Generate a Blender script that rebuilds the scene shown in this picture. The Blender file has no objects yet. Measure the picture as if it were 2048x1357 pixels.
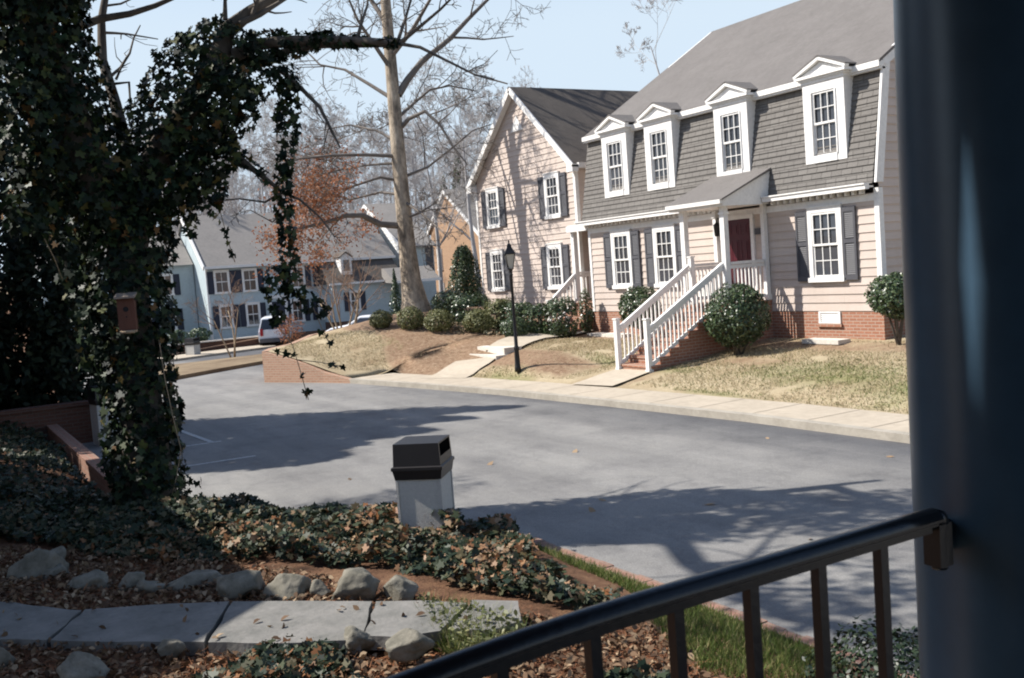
import bpy, math, random
import numpy as np
from mathutils import Vector, Matrix, noise
R = math.radians
random.seed(7); NP = np.random.default_rng(7)
scene = bpy.context.scene
COL = scene.collection

# ------------------------------------------------------------------ camera
F, CX, CY = 1991.0, 1024.0, 678.5          # focal length and centre in photo pixels (35 mm lens)
CAM = np.array([0.0, 0.0, 3.0])
YAW, PITCH, ROLL = R(149.46432), R(-4.02368), R(-4.18765)
_f = np.array([math.cos(YAW)*math.cos(PITCH), math.sin(YAW)*math.cos(PITCH), math.sin(PITCH)])
_r = np.cross(_f, [0, 0, 1]); _r /= np.linalg.norm(_r); _u = np.cross(_r, _f)
_c, _s = math.cos(ROLL), math.sin(ROLL)
CM = np.array([_c*_r + _s*_u, -_s*_r + _c*_u, _f])
def ray(x, y): return CM.T @ np.array([(x-CX)/F, -(y-CY)/F, 1.0])
def on(x, y, ax, val):                      # point of a sight line on a plane
    d = ray(x, y); i = 'xyz'.index(ax); t = (val-CAM[i])/d[i]; return CAM + t*d
def dp(x, y, dep): return CAM + dep*ray(x, y)
cd = bpy.data.cameras.new('camera'); cam = bpy.data.objects.new('camera', cd); COL.objects.link(cam)
cd.sensor_width = 36; cd.lens = 36*F/2048; cd.clip_start = .05; cd.clip_end = 2000
mw = Matrix.Identity(4)
for i in range(3):
    mw[i][0], mw[i][1], mw[i][2], mw[i][3] = CM[0][i], CM[1][i], -CM[2][i], CAM[i]
cam.matrix_world = mw
cd.dof.use_dof = True; cd.dof.focus_distance = 24; cd.dof.aperture_fstop = 13.0
scene.camera = cam
scene.view_settings.view_transform = 'Standard'; scene.view_settings.look = 'None'
scene.view_settings.exposure = 0.0
scene.cycles.filter_width = 2.0
scene.cycles.max_bounces = 6; scene.cycles.transparent_max_bounces = 6

# ------------------------------------------------------------------ materials
def new_mat(name):
    m = bpy.data.materials.new(name); m.use_nodes = True
    nt = m.node_tree; b = nt.nodes['Principled BSDF']
    return m, nt, b
def N(nt, t, **kw):
    n = nt.nodes.new(t)
    for k, v in kw.items():
        if k in n.inputs: n.inputs[k].default_value = v
        else: setattr(n, k, v)
    return n
def c4(c): return (c[0], c[1], c[2], 1)
def mix(nt, fac, a, b, blend='MIX'):
    n = nt.nodes.new('ShaderNodeMix'); n.data_type = 'RGBA'; n.blend_type = blend
    for s, v in ((0, fac), (6, a), (7, b)):
        if hasattr(v, 'is_output'): nt.links.new(v, n.inputs[s])
        else: n.inputs[s].default_value = v if s == 0 else c4(v)
    return n.outputs[2]
def ramp(nt, fac, stops):
    n = nt.nodes.new('ShaderNodeValToRGB'); e = n.color_ramp.elements
    while len(e) < len(stops): e.new(.5)
    for el, (p, c) in zip(e, stops): el.position = p; el.color = c4(c)
    nt.links.new(fac, n.inputs[0]); return n.outputs[0]
def coords(nt, kind='Object', scale=(1, 1, 1)):
    tc = nt.nodes.new('ShaderNodeTexCoord'); mp = nt.nodes.new('ShaderNodeMapping')
    mp.inputs['Scale'].default_value = scale
    nt.links.new(tc.outputs[kind], mp.inputs[0]); return mp.outputs[0]
def noi(nt, vec, scale, detail=4, rough=.6, out='Fac'):
    n = N(nt, 'ShaderNodeTexNoise', Scale=scale, Detail=detail, Roughness=rough)
    nt.links.new(vec, n.inputs['Vector']); return n.outputs[out]
def bump(nt, b, h, strength, dist=.02):
    n = N(nt, 'ShaderNodeBump', Strength=strength, Distance=dist)
    nt.links.new(h, n.inputs['Height']); nt.links.new(n.outputs[0], b.inputs['Normal'])
def simple(name, c, c2=None, scale=6, rough=.7, bmp=0, bscale=40, spec=.3, kind='Object', stretch=(1, 1, 1), metal=0):
    m, nt, b = new_mat(name); v = coords(nt, kind, stretch)
    b.inputs['Roughness'].default_value = rough; b.inputs['Specular IOR Level'].default_value = spec
    b.inputs['Metallic'].default_value = metal
    c2 = c2 or tuple(x*.8 for x in c)
    k = noi(nt, v, scale); k2 = noi(nt, v, scale*7, 3)
    col = ramp(nt, k, [(.3, c2), (.7, c)])
    col = mix(nt, .22, col, ramp(nt, k2, [(.3, tuple(x*.6 for x in c)), (.7, tuple(min(1, x*1.25) for x in c))]))
    nt.links.new(col, b.inputs['Base Color'])
    if bmp: bump(nt, b, noi(nt, v, bscale, 5), bmp)
    return m
def brick(name, c1, c2, mortar, w=.21, h=.075, gap=.011, rough=.85):
    m, nt, b = new_mat(name); v = coords(nt, 'UV')
    t = N(nt, 'ShaderNodeTexBrick', Scale=1.0); t.offset = .5
    t.inputs['Brick Width'].default_value = w; t.inputs['Row Height'].default_value = h
    t.inputs['Mortar Size'].default_value = gap; t.inputs['Mortar Smooth'].default_value = .2
    t.inputs['Color1'].default_value = c4(c1); t.inputs['Color2'].default_value = c4(c2); t.inputs['Mortar'].default_value = c4(mortar)
    t.inputs['Bias'].default_value = -.1
    nt.links.new(v, t.inputs['Vector'])
    k = noi(nt, v, 1.3, 5); col = mix(nt, k, t.outputs[0], (.55, .55, .55), 'MULTIPLY')
    col = mix(nt, .35, t.outputs[0], col)
    k3 = noi(nt, v, 30, 3); col = mix(nt, .25, col, ramp(nt, k3, [(.35, tuple(x*.55 for x in c1)), (.65, tuple(min(1, x*1.3) for x in c1))]))
    nt.links.new(col, b.inputs['Base Color']); b.inputs['Roughness'].default_value = rough
    b.inputs['Specular IOR Level'].default_value = .2
    inv = N(nt, 'ShaderNodeMath', operation='SUBTRACT'); inv.inputs[0].default_value = 1; nt.links.new(t.outputs[1], inv.inputs[1])
    bump(nt, b, inv.outputs[0], .5, .01)
    return m
def leafmat(name, stops, rough=.5, trans=.25, spec=.4):
    m, nt, b = new_mat(name)
    a = N(nt, 'ShaderNodeAttribute', attribute_name='rnd')
    col = ramp(nt, a.outputs['Fac'], stops)
    nt.links.new(col, b.inputs['Base Color']); b.inputs['Roughness'].default_value = rough
    b.inputs['Specular IOR Level'].default_value = spec
    if trans:
        tr = nt.nodes.new('ShaderNodeBsdfTranslucent'); nt.links.new(col, tr.inputs[0])
        mx = N(nt, 'ShaderNodeMixShader'); mx.inputs[0].default_value = trans
        nt.links.new(b.outputs[0], mx.inputs[1]); nt.links.new(tr.outputs[0], mx.inputs[2])
        nt.links.new(mx.outputs[0], nt.nodes['Material Output'].inputs[0])
    return m

# ------------------------------------------------------------------ mesh building
class MB:
    def __init__(s, T=None): s.v = []; s.f = []; s.sm = []; s.T = T
    def P(s, p):
        s.v.append(tuple(s.T(p)) if s.T else (float(p[0]), float(p[1]), float(p[2]))); return len(s.v)-1
    def poly(s, pts, smooth=False):
        s.f.append([s.P(p) for p in pts]); s.sm.append(smooth)
    def box(s, x0, x1, y0, y1, z0, z1):
        i = [s.P(p) for p in ((x0,y0,z0),(x1,y0,z0),(x1,y1,z0),(x0,y1,z0),(x0,y0,z1),(x1,y0,z1),(x1,y1,z1),(x0,y1,z1))]
        for q in ((0,3,2,1),(4,5,6,7),(0,1,5,4),(1,2,6,5),(2,3,7,6),(3,0,4,7)):
            s.f.append([i[k] for k in q]); s.sm.append(False)
    def prism(s, pts, vec):                  # polygon swept along vec
        n = len(pts); a = [s.P(p) for p in pts]; b = [s.P((p[0]+vec[0], p[1]+vec[1], p[2]+vec[2])) for p in pts]
        s.f.append(a[::-1]); s.f.append(b); s.sm += [False, False]
        for k in range(n):
            s.f.append([a[k], a[(k+1) % n], b[(k+1) % n], b[k]]); s.sm.append(False)
    def bar(s, p, q, w, h, up=(0, 0, 1)):    # rectangular bar from p to q
        p, q = Vector(p), Vector(q); d = (q-p).normalized(); up = Vector(up)
        x = d.cross(up)
        if x.length < 1e-4: x = d.cross(Vector((1, 0, 0)))
        x.normalize(); z = x.cross(d).normalized()
        c = [(x*(a*w/2) + z*(b*h/2)) for a, b in ((-1,-1),(1,-1),(1,1),(-1,1))]
        i = [s.P(p+k) for k in c] + [s.P(q+k) for k in c]
        for f in ((0,3,2,1),(4,5,6,7),(0,1,5,4),(1,2,6,5),(2,3,7,6),(3,0,4,7)):
            s.f.append([i[k] for k in f]); s.sm.append(False)
    def tube(s, pts, rad, n=6, cap=True):
        pts = [Vector(p) for p in pts]
        if not hasattr(rad, '__len__'): rad = [rad]*len(pts)
        prev = None; x = None
        for k, p in enumerate(pts):
            d = (pts[min(k+1, len(pts)-1)] - pts[max(k-1, 0)])
            if d.length < 1e-6: d = Vector((0, 0, 1))
            d.normalize()
            if x is None:
                x = d.cross(Vector((0, 0, 1)))
                if x.length < .05: x = d.cross(Vector((1, 0, 0)))
            else: x = x - d*x.dot(d)
            x.normalize(); y = d.cross(x)
            ring = [s.P(p + (x*math.cos(2*math.pi*a/n) + y*math.sin(2*math.pi*a/n))*rad[k]) for a in range(n)]
            if prev:
                for a in range(n):
                    s.f.append([prev[a], prev[(a+1) % n], ring[(a+1) % n], ring[a]]); s.sm.append(True)
            elif cap: s.f.append(ring[::-1]); s.sm.append(False)
            prev = ring
        if cap: s.f.append(prev); s.sm.append(False)
    def lathe(s, c, prof, n=20, rot=0, smooth=True):
        prev = None
        for r, z in prof:
            ring = [s.P((c[0]+r*math.cos(2*math.pi*a/n+rot), c[1]+r*math.sin(2*math.pi*a/n+rot), c[2]+z)) for a in range(n)]
            if prev:
                for a in range(n): s.f.append([prev[a], prev[(a+1) % n], ring[(a+1) % n], ring[a]]); s.sm.append(smooth)
            else: s.f.append(ring[::-1]); s.sm.append(False)
            prev = ring
        s.f.append(prev); s.sm.append(False)
    def grid(s, fn, nu, nv, smooth=True):
        idx = [[s.P(fn(i/nu, j/nv)) for j in range(nv+1)] for i in range(nu+1)]
        for i in range(nu):
            for j in range(nv): s.f.append([idx[i][j], idx[i+1][j], idx[i+1][j+1], idx[i][j+1]]); s.sm.append(smooth)
    def mesh(s, name, m, inv=None, uv=True):
        me = bpy.data.meshes.new(name)
        W = s.v
        V = [tuple(inv @ Vector(p)) for p in W] if inv is not None else W
        me.from_pydata(V, [], s.f); me.polygons.foreach_set('use_smooth', s.sm)
        me.materials.append(m)
        if uv and len(W) < 60000:
            ul = me.uv_layers.new(name='UVMap'); data = np.zeros((len(me.loops), 2)); k = 0
            for f in s.f:
                p = [Vector(W[i]) for i in f]; nn = Vector((0, 0, 0))
                for a in range(len(p)): nn += (p[a]-p[0]).cross(p[(a+1) % len(p)]-p[0])
                ax, ay, az = abs(nn.x), abs(nn.y), abs(nn.z)
                for q in p:
                    data[k] = (q.x, q.y) if az > 1.6*max(ax, ay) else ((q.x, q.z) if ay >= ax else (q.y, q.z)); k += 1
            ul.data.foreach_set('uv', data.ravel())
        me.update(); return me

def root_of(o):
    while o.parent: o = o.parent
    return o
def tag(o, label=None, cat=None, group=None, kind=None):
    if label: o['label'] = label
    if cat: o['category'] = cat
    if group: o['group'] = group
    if kind: o['kind'] = kind
    return o
def thing(name, label, cat, loc=(0, 0, 0), rz=0, group=None):
    o = bpy.data.objects.new(name, None); COL.objects.link(o); o.empty_display_size = .2
    o.location = tuple(float(k) for k in loc); o.rotation_euler = (0, 0, rz)
    o.matrix_world = Matrix.Translation(o.location) @ Matrix.Rotation(rz, 4, 'Z')
    return tag(o, label, cat, group)
def part(name, mb, m, parent, local=False, label=None):      # mb holds world coordinates unless local
    inv = None if local else root_of(parent).matrix_world.inverted()
    o = bpy.data.objects.new(name, mb.mesh(name, m, inv)); COL.objects.link(o); o.parent = parent
    if label: o['label'] = label
    return o
def solo(name, mb, m, loc=None, **kw):                         # a thing (or setting piece) that is one mesh
    inv = Matrix.Translation(Vector(loc)).inverted() if loc is not None else None
    o = bpy.data.objects.new(name, mb.mesh(name, m, inv)); COL.objects.link(o)
    if loc is not None: o.location = loc
    return tag(o, **kw)
def dup(root, loc, rz=0, label=None, group=None, scale=1):
    r = root.copy(); COL.objects.link(r); r.location = loc; r.rotation_euler = (0, 0, rz); r.scale = (scale,)*3
    if label: r['label'] = label
    if group: r['group'] = group
    for ch in list(root.children):
        c = ch.copy(); COL.objects.link(c); c.parent = r
        for g in ch.children:
            d = g.copy(); COL.objects.link(d); d.parent = c
    return r

def fan_mesh(name, V, m, rnd=None, sub=None):
    """V: (n,k,3) polygons -> mesh with a per-face 'rnd' value"""
    n, k, _ = V.shape
    me = bpy.data.meshes.new(name); me.vertices.add(n*k); me.vertices.foreach_set('co', V.reshape(-1).astype(np.float32))
    me.loops.add(n*k); me.loops.foreach_set('vertex_index', np.arange(n*k, dtype=np.int32))
    me.polygons.add(n); me.polygons.foreach_set('loop_start', np.arange(0, n*k, k, dtype=np.int32))
    a = me.attributes.new('rnd', 'FLOAT', 'FACE')
    me.update(calc_edges=True)
    a.data.foreach_set('value', (NP.random(n) if rnd is None else rnd).astype(np.float32))
    me.materials.append(m); me.validate(); return me
IVY = np.array([(0,-.1),(.28,-.32),(.5,-.18),(.36,.05),(.52,.3),(.22,.3),(0,.72),(-.22,.3),(-.52,.3),(-.36,.05),(-.5,-.18),(-.28,-.32)])
OVAL = np.array([(0,-.5),(.24,-.22),(.27,.1),(0,.55),(-.27,.1),(-.24,-.22)])
DIAM = np.array([(0,-.5),(.3,0),(0,.5),(-.3,0)])
BLADE = np.array([(-.06,0),(.06,0),(.0,1)])
def leaves(pos, nrm, size, shape, jit=.5, droop=0, cup=.0):
    """leaf polygons at pos facing about nrm; tips turned down by droop"""
    n = len(pos); nr = nrm + NP.normal(0, jit, (n, 3)); nr /= np.linalg.norm(nr, axis=1)[:, None]+1e-9
    t = NP.normal(0, 1, (n, 3)); t[:, 2] -= droop
    t -= nr*(t*nr).sum(1)[:, None]; t /= np.linalg.norm(t, axis=1)[:, None]+1e-9
    b = np.cross(nr, t); sz = size*NP.uniform(.6, 1.25, n)
    s = shape
    V = pos[:, None, :] + sz[:, None, None]*(b[:, None, :]*s[None, :, 0, None] + t[:, None, :]*s[None, :, 1, None])
    if cup: V = V + (nr[:, None, :]*(np.abs(s[:, 0])*cup)[None, :, None])*sz[:, None, None]
    return V
def leaf_part(name, V, m, parent, rnd=None, label=None):
    inv = root_of(parent).matrix_world.inverted(); Mi = np.array(inv)
    V = V @ Mi[:3, :3].T + Mi[:3, 3]
    o = bpy.data.objects.new(name, fan_mesh(name, V, m, rnd)); COL.objects.link(o); o.parent = parent
    if label: o['label'] = label
    return o
def leaf_solo(name, V, m, rnd=None, **kw):
    o = bpy.data.objects.new(name, fan_mesh(name, V, m, rnd)); COL.objects.link(o); return tag(o, **kw)
def sphere_dirs(n):
    d = NP.normal(0, 1, (n, 3)); return d/np.linalg.norm(d, axis=1)[:, None]
# ------------------------------------------------------------------ light
SUN_TRAVEL = Vector((.6, .8, -1.03)).normalized()
ELEV = math.asin(-SUN_TRAVEL.z)
world = bpy.data.worlds.new('World'); scene.world = world; world.use_nodes = True
nt = world.node_tree; bg = nt.nodes['Background']
sky = nt.nodes.new('ShaderNodeTexSky'); sky.sky_type = 'NISHITA'; sky.sun_disc = False
sky.sun_elevation = ELEV; sky.sun_rotation = math.atan2(-SUN_TRAVEL.x, -SUN_TRAVEL.y)
sky.air_density = 1.0; sky.dust_density = .9; sky.ozone_density = 2.2; sky.altitude = 50
# bright hazy winter air low over the horizon
tcw = nt.nodes.new('ShaderNodeTexCoord'); sep = nt.nodes.new('ShaderNodeSeparateXYZ'); nt.links.new(tcw.outputs['Generated'], sep.inputs[0])
mr = N(nt, 'ShaderNodeMapRange', interpolation_type='SMOOTHSTEP'); mr.inputs['From Min'].default_value = .22; mr.inputs['From Max'].default_value = .42; mr.inputs['To Min'].default_value = 1; mr.inputs['To Max'].default_value = 0
nt.links.new(sep.outputs['Z'], mr.inputs[0])
skym = mix(nt, mr.outputs[0], sky.outputs[0], (3.9, 4.65, 5.4)); nt.links.new(skym, bg.inputs[0]); bg.inputs[1].default_value = .11
sl = bpy.data.lights.new('sun', 'SUN'); so = bpy.data.objects.new('sun', sl); COL.objects.link(so)
sl.energy = 5.0; sl.angle = R(.53); sl.color = (1, .95, .875)
so.rotation_euler = SUN_TRAVEL.to_track_quat('-Z', 'Y').to_euler(); so.location = (-20, -20, 40)
scene.view_settings.exposure = .70

# ------------------------------------------------------------------ shared materials
M = {}
def siding_mat():
    m, nt, b = new_mat('pink painted siding'); v = coords(nt, 'Object', (.6, .6, 3)); u = coords(nt, 'UV')
    col = ramp(nt, noi(nt, v, 1.2), [(.3, (.505, .425, .375)), (.7, (.56, .475, .42))])
    t = N(nt, 'ShaderNodeTexBrick', Scale=1.0); t.offset = .37; t.inputs['Brick Width'].default_value = 3.7; t.inputs['Row Height'].default_value = .2
    t.inputs['Mortar Size'].default_value = .004; t.inputs['Color1'].default_value = (1, 1, 1, 1); t.inputs['Color2'].default_value = (.93, .93, .925, 1); t.inputs['Mortar'].default_value = (.72, .7, .68, 1)
    nt.links.new(u, t.inputs['Vector']); col = mix(nt, .8, col, t.outputs[0], 'MULTIPLY')
    col = mix(nt, .35, col, ramp(nt, noi(nt, coords(nt, 'Object', (1.5, 1.5, .35)), 1.4, 6, .7), [(.32, (.78, .76, .72)), (.6, (1, 1, 1))]), 'MULTIPLY')
    nt.links.new(col, b.inputs['Base Color']); b.inputs['Roughness'].default_value = .6; b.inputs['Specular IOR Level'].default_value = .25
    bump(nt, b, noi(nt, coords(nt, 'Object', (2, 2, 30)), 4, 4), .12); return m
M['siding'] = siding_mat()
M['white'] = simple('white paint', (.76, .745, .72), (.68, .665, .64), 2, .5)
M['brick'] = brick('red brick', (.36, .17, .11), (.28, .12, .075), (.40, .33, .27))
M['brick_light'] = brick('tan red brick', (.42, .25, .17), (.34, .19, .125), (.42, .33, .25))
M['brick_wall'] = brick('retaining brick', (.15, .075, .055), (.11, .055, .04), (.13, .10, .085))
M['shingle'] = brick('grey brown shingles', (.18, .168, .155), (.14, .13, .12), (.09, .083, .076), .30, .19, .012, .9)
M['roof'] = simple('fine grey shingles', (.165, .153, .145), (.135, .125, .118), 1.1, .9, .7, 50, spec=.15)
M['roof_dark'] = simple('dark shingles', (.12, .105, .092), (.09, .08, .072), 1.1, .9, .5, 60, spec=.1)
M['roof_grey'] = simple('weathered grey shingles', (.27, .25, .23), (.22, .205, .19), .8, .9, .5, 60, spec=.15)
M['shutter'] = simple('charcoal shutters', (.085, .085, .095), None, 3, .5)
M['shutter_blue'] = simple('navy shutters', (.022, .028, .05), None, 3, .5)
M['door'] = simple('maroon door paint', (.075, .012, .018), None, 3, .35)
M['blue'] = simple('pale blue siding', (.43, .50, .52), (.38, .45, .475), 1.0, .6)
M['black'] = simple('black metal', (.012, .012, .014), None, 5, .4)
M['brass'] = simple('dull brass', (.32, .22, .08), None, 5, .35, metal=1)
M['tanwood'] = simple('tan trim', (.42, .27, .18), None, 3, .6)
M['concrete'] = simple('tan concrete', (.45, .39, .31), (.36, .31, .245), .9, .9, .35, 50, spec=.15)
M['step'] = simple('pale concrete', (.62, .58, .52), (.52, .48, .42), 2, .85, .2, 40, spec=.15)
M['kerb'] = simple('grey kerb', (.40, .365, .31), (.27, .245, .205), 1.7, .9, .4, 40, spec=.15)
def oak_bark():
    m, nt, b = new_mat('pale oak bark'); v = coords(nt, 'Object', (1, 1, .35))
    col = ramp(nt, noi(nt, v, 2.6, 6, .7), [(.34, (.11, .094, .078)), (.48, (.31, .26, .205)), (.62, (.50, .425, .335))])
    col = mix(nt, .6, col, ramp(nt, noi(nt, v, 13, 5, .8), [(.35, (.45, .43, .40)), (.62, (1.15, 1.12, 1.08))]), 'MULTIPLY')
    nt.links.new(col, b.inputs['Base Color']); b.inputs['Roughness'].default_value = .92; b.inputs['Specular IOR Level'].default_value = .1
    bump(nt, b, noi(nt, v, 11, 6, .75), .9, .05); return m
M['bark_pale'] = oak_bark()
M['bark'] = simple('grey bark', (.15, .13, .11), (.075, .065, .055), 4, .9, .5, 18, spec=.1, stretch=(1, 1, .3))
M['bark_hazed'] = simple('far hazed bark', (.45, .43, .42), (.33, .315, .31), 1.5, .9, spec=.1)  # paled bark; distance haze put into the base colour
M['bark_tan'] = simple('tan bark', (.40, .31, .21), (.26, .19, .13), 3, .9, spec=.1)
M['rock'] = simple('grey fieldstone', (.24, .22, .18), (.07, .068, .052), 7.0, .85, .9, 12, spec=.2)
M['slab'] = simple('bluestone slab', (.215, .205, .19), (.115, .115, .105), 3.4, .85, .45, 18, spec=.2)
def glass_mat(name, c, rough=.06):
    m, n_, b = new_mat(name); b.inputs['Roughness'].default_value = rough; v = coords(n_)
    n_.links.new(ramp(n_, noi(n_, v, .45, 2), [(.35, tuple(x*.6 for x in c)), (.65, tuple(x*1.7 for x in c))]), b.inputs['Base Color']); bump(n_, b, noi(n_, v, 2.2, 2), .06, .05)
    b.inputs['Specular IOR Level'].default_value = .7; return m
M['glass'] = glass_mat('dark window glass', (.035, .038, .045))
M['glass_brown'] = glass_mat('window glass over drawn blinds', (.16, .12, .10), .2)
M['lampglass'] = simple('frosted lamp glass', (.50, .47, .40), None, 4, .25)
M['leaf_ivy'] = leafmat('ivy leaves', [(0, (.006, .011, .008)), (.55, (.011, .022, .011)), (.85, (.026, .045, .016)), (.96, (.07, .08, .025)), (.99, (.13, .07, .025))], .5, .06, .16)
M['leaf_bed'] = leafmat('ground ivy leaves', [(0, (.010, .018, .011)), (.4, (.022, .036, .019)), (.6, (.05, .06, .03)), (.74, (.12, .085, .045)), (.86, (.20, .085, .035)), (1, (.30, .20, .12))], .5, .1, .22)
M['leaf_dead'] = leafmat('dead leaves', [(0, (.085, .05, .03)), (.5, (.185, .115, .068)), (1, (.36, .265, .17))], .8, .1, .2)
M['leaf_rust'] = leafmat('rust leaves', [(0, (.20, .08, .04)), (.6, (.34, .14, .07)), (1, (.46, .24, .13))], .7, .3, .2)
M['leaf_holly'] = leafmat('holly leaves', [(0, (.018, .035, .016)), (.6, (.045, .075, .028)), (1, (.10, .13, .055))], .35, .1, .5)
M['leaf_shrub'] = leafmat('olive shrub leaves', [(0, (.07, .08, .03)), (.6, (.13, .14, .05)), (1, (.22, .21, .09))], .55, .2)
M['leaf_dark'] = leafmat('dark evergreen needles', [(0, (.006, .010, .006)), (.7, (.014, .024, .012)), (1, (.03, .04, .018))], .6, .0, .2)
M['leaf_pine'] = leafmat('far evergreen leaves', [(0, (.05, .075, .04)), (1, (.12, .14, .07))], .6, .1, .2)
M['grass'] = leafmat('grass blades', [(0, (.06, .09, .02)), (.6, (.11, .15, .035)), (.85, (.20, .19, .07)), (1, (.36, .29, .16))], .6, .3, .2)
M['straw'] = leafmat('dormant grass blades', [(0, (.28, .225, .135)), (.6, (.42, .35, .22)), (1, (.52, .44, .30))], .7, .25, .15)

def ground_mat(name, stops, scale, bmp, bs, rough=.95, fine=45, attr=None):
    m, nt, b = new_mat(name); v = coords(nt)
    k = noi(nt, v, scale, 6, .65); col = ramp(nt, k, stops)
    if attr:
        for an, st, sc in attr:
            a = N(nt, 'ShaderNodeAttribute', attribute_name=an)
            kk = noi(nt, v, sc, 5, .7)
            ad = N(nt, 'ShaderNodeMath', operation='ADD'); nt.links.new(a.outputs['Fac'], ad.inputs[0]); nt.links.new(kk, ad.inputs[1])
            sb = N(nt, 'ShaderNodeMapRange'); sb.inputs['From Min'].default_value = .74; sb.inputs['From Max'].default_value = 1.22
            nt.links.new(ad.outputs[0], sb.inputs[0])
            col = mix(nt, sb.outputs[0], col, ramp(nt, noi(nt, v, 9, 5, .7), st))
    k2 = noi(nt, v, fine, 4, .7)
    g = ramp(nt, k2, [(.3, (.5, .5, .5)), (.72, (1.3, 1.3, 1.3))])
    mul = mix(nt, .75, col, g, 'MULTIPLY')
    nt.links.new(mul, b.inputs['Base Color']); b.inputs['Roughness'].default_value = rough; b.inputs['Specular IOR Level'].default_value = .12
    bump(nt, b, noi(nt, v, bs, 5), bmp); return m
M['lawn'] = ground_mat('dormant lawn', [(.32, (.23, .165, .10)), (.45, (.335, .265, .17)), (.62, (.42, .35, .235))], .55, .6, 25,
    attr=[('mulch', [(.3, (.13, .078, .048)), (.5, (.235, .155, .10)), (.7, (.33, .245, .165))], 1.6), ('green', [(.3, (.10, .125, .04)), (.5, (.16, .175, .065)), (.7, (.28, .25, .13))], 1.3)])
M['soil'] = ground_mat('leafy soil', [(.3, (.045, .026, .017)), (.5, (.13, .07, .042)), (.7, (.22, .13, .075))], 2.5, .8, 30)
M['earth'] = ground_mat('bare ground', [(.35, (.16, .115, .075)), (.6, (.26, .20, .13))], .4, .5, 8)

def asphalt():
    m, nt, b = new_mat('worn asphalt'); v = coords(nt)
    k = noi(nt, v, .22, 5, .6); col = ramp(nt, k, [(.3, (.185, .18, .175)), (.7, (.245, .238, .23))])
    s = noi(nt, coords(nt, 'Object', (.12, 1.1, 1)), .9, 5, .6)           # wheel tracks along the street
    col = mix(nt, .55, col, ramp(nt, s, [(.35, (.62, .62, .63)), (.65, (1.12, 1.12, 1.1))]), 'MULTIPLY')
    sx = nt.nodes.new('ShaderNodeSeparateXYZ'); nt.links.new(v, sx.inputs[0])      # grit and damp along the far gutter
    ga = N(nt, 'ShaderNodeMath', operation='MULTIPLY_ADD'); ga.inputs[1].default_value = 1.0; nt.links.new(sx.outputs['Y'], ga.inputs[0])
    gn = N(nt, 'ShaderNodeMath', operation='MULTIPLY'); gn.inputs[1].default_value = 2.4; nt.links.new(noi(nt, coords(nt, 'Object', (.25, 1, 1)), .8, 5, .7), gn.inputs[0]); nt.links.new(gn.outputs[0], ga.inputs[2])
    gm = N(nt, 'ShaderNodeMapRange'); gm.inputs['From Min'].default_value = 11.6; gm.inputs['From Max'].default_value = 13.2; nt.links.new(ga.outputs[0], gm.inputs[0])
    col = mix(nt, gm.outputs[0], col, (.10, .10, .105))
    k5 = noi(nt, v, 14, 5, .85); col = mix(nt, .5, col, ramp(nt, k5, [(.3, (.7, .7, .7)), (.7, (1.25, 1.25, 1.24))]), 'MULTIPLY')
    k2 = noi(nt, v, 55, 4, .9); col = mix(nt, .75, col, ramp(nt, k2, [(.32, (.45, .45, .45)), (.7, (1.5, 1.5, 1.48))]), 'MULTIPLY')
    k4 = noi(nt, v, .9, 6, .75); col = mix(nt, .7, col, ramp(nt, k4, [(.34, (.68, .68, .70)), (.5, (1, 1, 1)), (.68, (1.16, 1.15, 1.12))]), 'MULTIPLY')
    vo = N(nt, 'ShaderNodeTexVoronoi', Scale=.35, feature='DISTANCE_TO_EDGE'); wv = N(nt, 'ShaderNodeVectorMath', operation='ADD')
    nv = noi(nt, v, 1.4, 5, .7, 'Color'); nt.links.new(v, wv.inputs[0]); nt.links.new(nv, wv.inputs[1]); nt.links.new(wv.outputs[0], vo.inputs['Vector'])
    crk = ramp(nt, vo.outputs[0], [(.004, (.55, .55, .55)), (.014, (1, 1, 1))])
    col = mix(nt, .18, col, crk, 'MULTIPLY')
    nt.links.new(col, b.inputs['Base Color']); b.inputs['Roughness'].default_value = .85; b.inputs['Specular IOR Level'].default_value = .25
    bump(nt, b, k2, .35, .01); return m
M['asphalt'] = asphalt()

# ------------------------------------------------------------------ ground, street
def base(x, y=0):
    if x > -31: return 0.0
    return max(-1.25, .02*(x+31))
mb = MB()
xs = [-900, -400, -200, -140, -93.5, -70, -60, -50, -40, -31, 10, 60, 200, 500]; ys = [-500, -150, -40, 0, 20, 45, 90, 160, 300, 900]
def gz(x, y): return base(x) - .12 + (max(0, -x-95)*.03 if x < -95 else 0) + max(0, y-75)*.02
for i in range(len(xs)-1):
    for j in range(len(ys)-1):
        mb.poly([(a, b_, gz(a, b_)) for a, b_ in ((xs[i], ys[j]), (xs[i+1], ys[j]), (xs[i+1], ys[j+1]), (xs[i], ys[j+1]))], True)
solo('ground', mb, M['earth'], kind='structure')
mb = MB()
xs = [-63.5, -55, -47, -40, -34, -31, -20, -8, 4, 16, 40]; ys = [-6, 0, 2, 5.5, 9, 12.5, 20, 32]
for i in range(len(xs)-1):
    for j in range(len(ys)-1):
        if xs[i] >= -31 and ys[j] >= 12.5: continue
        mb.poly([(a, b_, base(a)) for a, b_ in ((xs[i], ys[j]), (xs[i+1], ys[j]), (xs[i+1], ys[j+1]), (xs[i], ys[j+1]))])
solo('street', mb, M['asphalt'], kind='structure')
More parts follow.
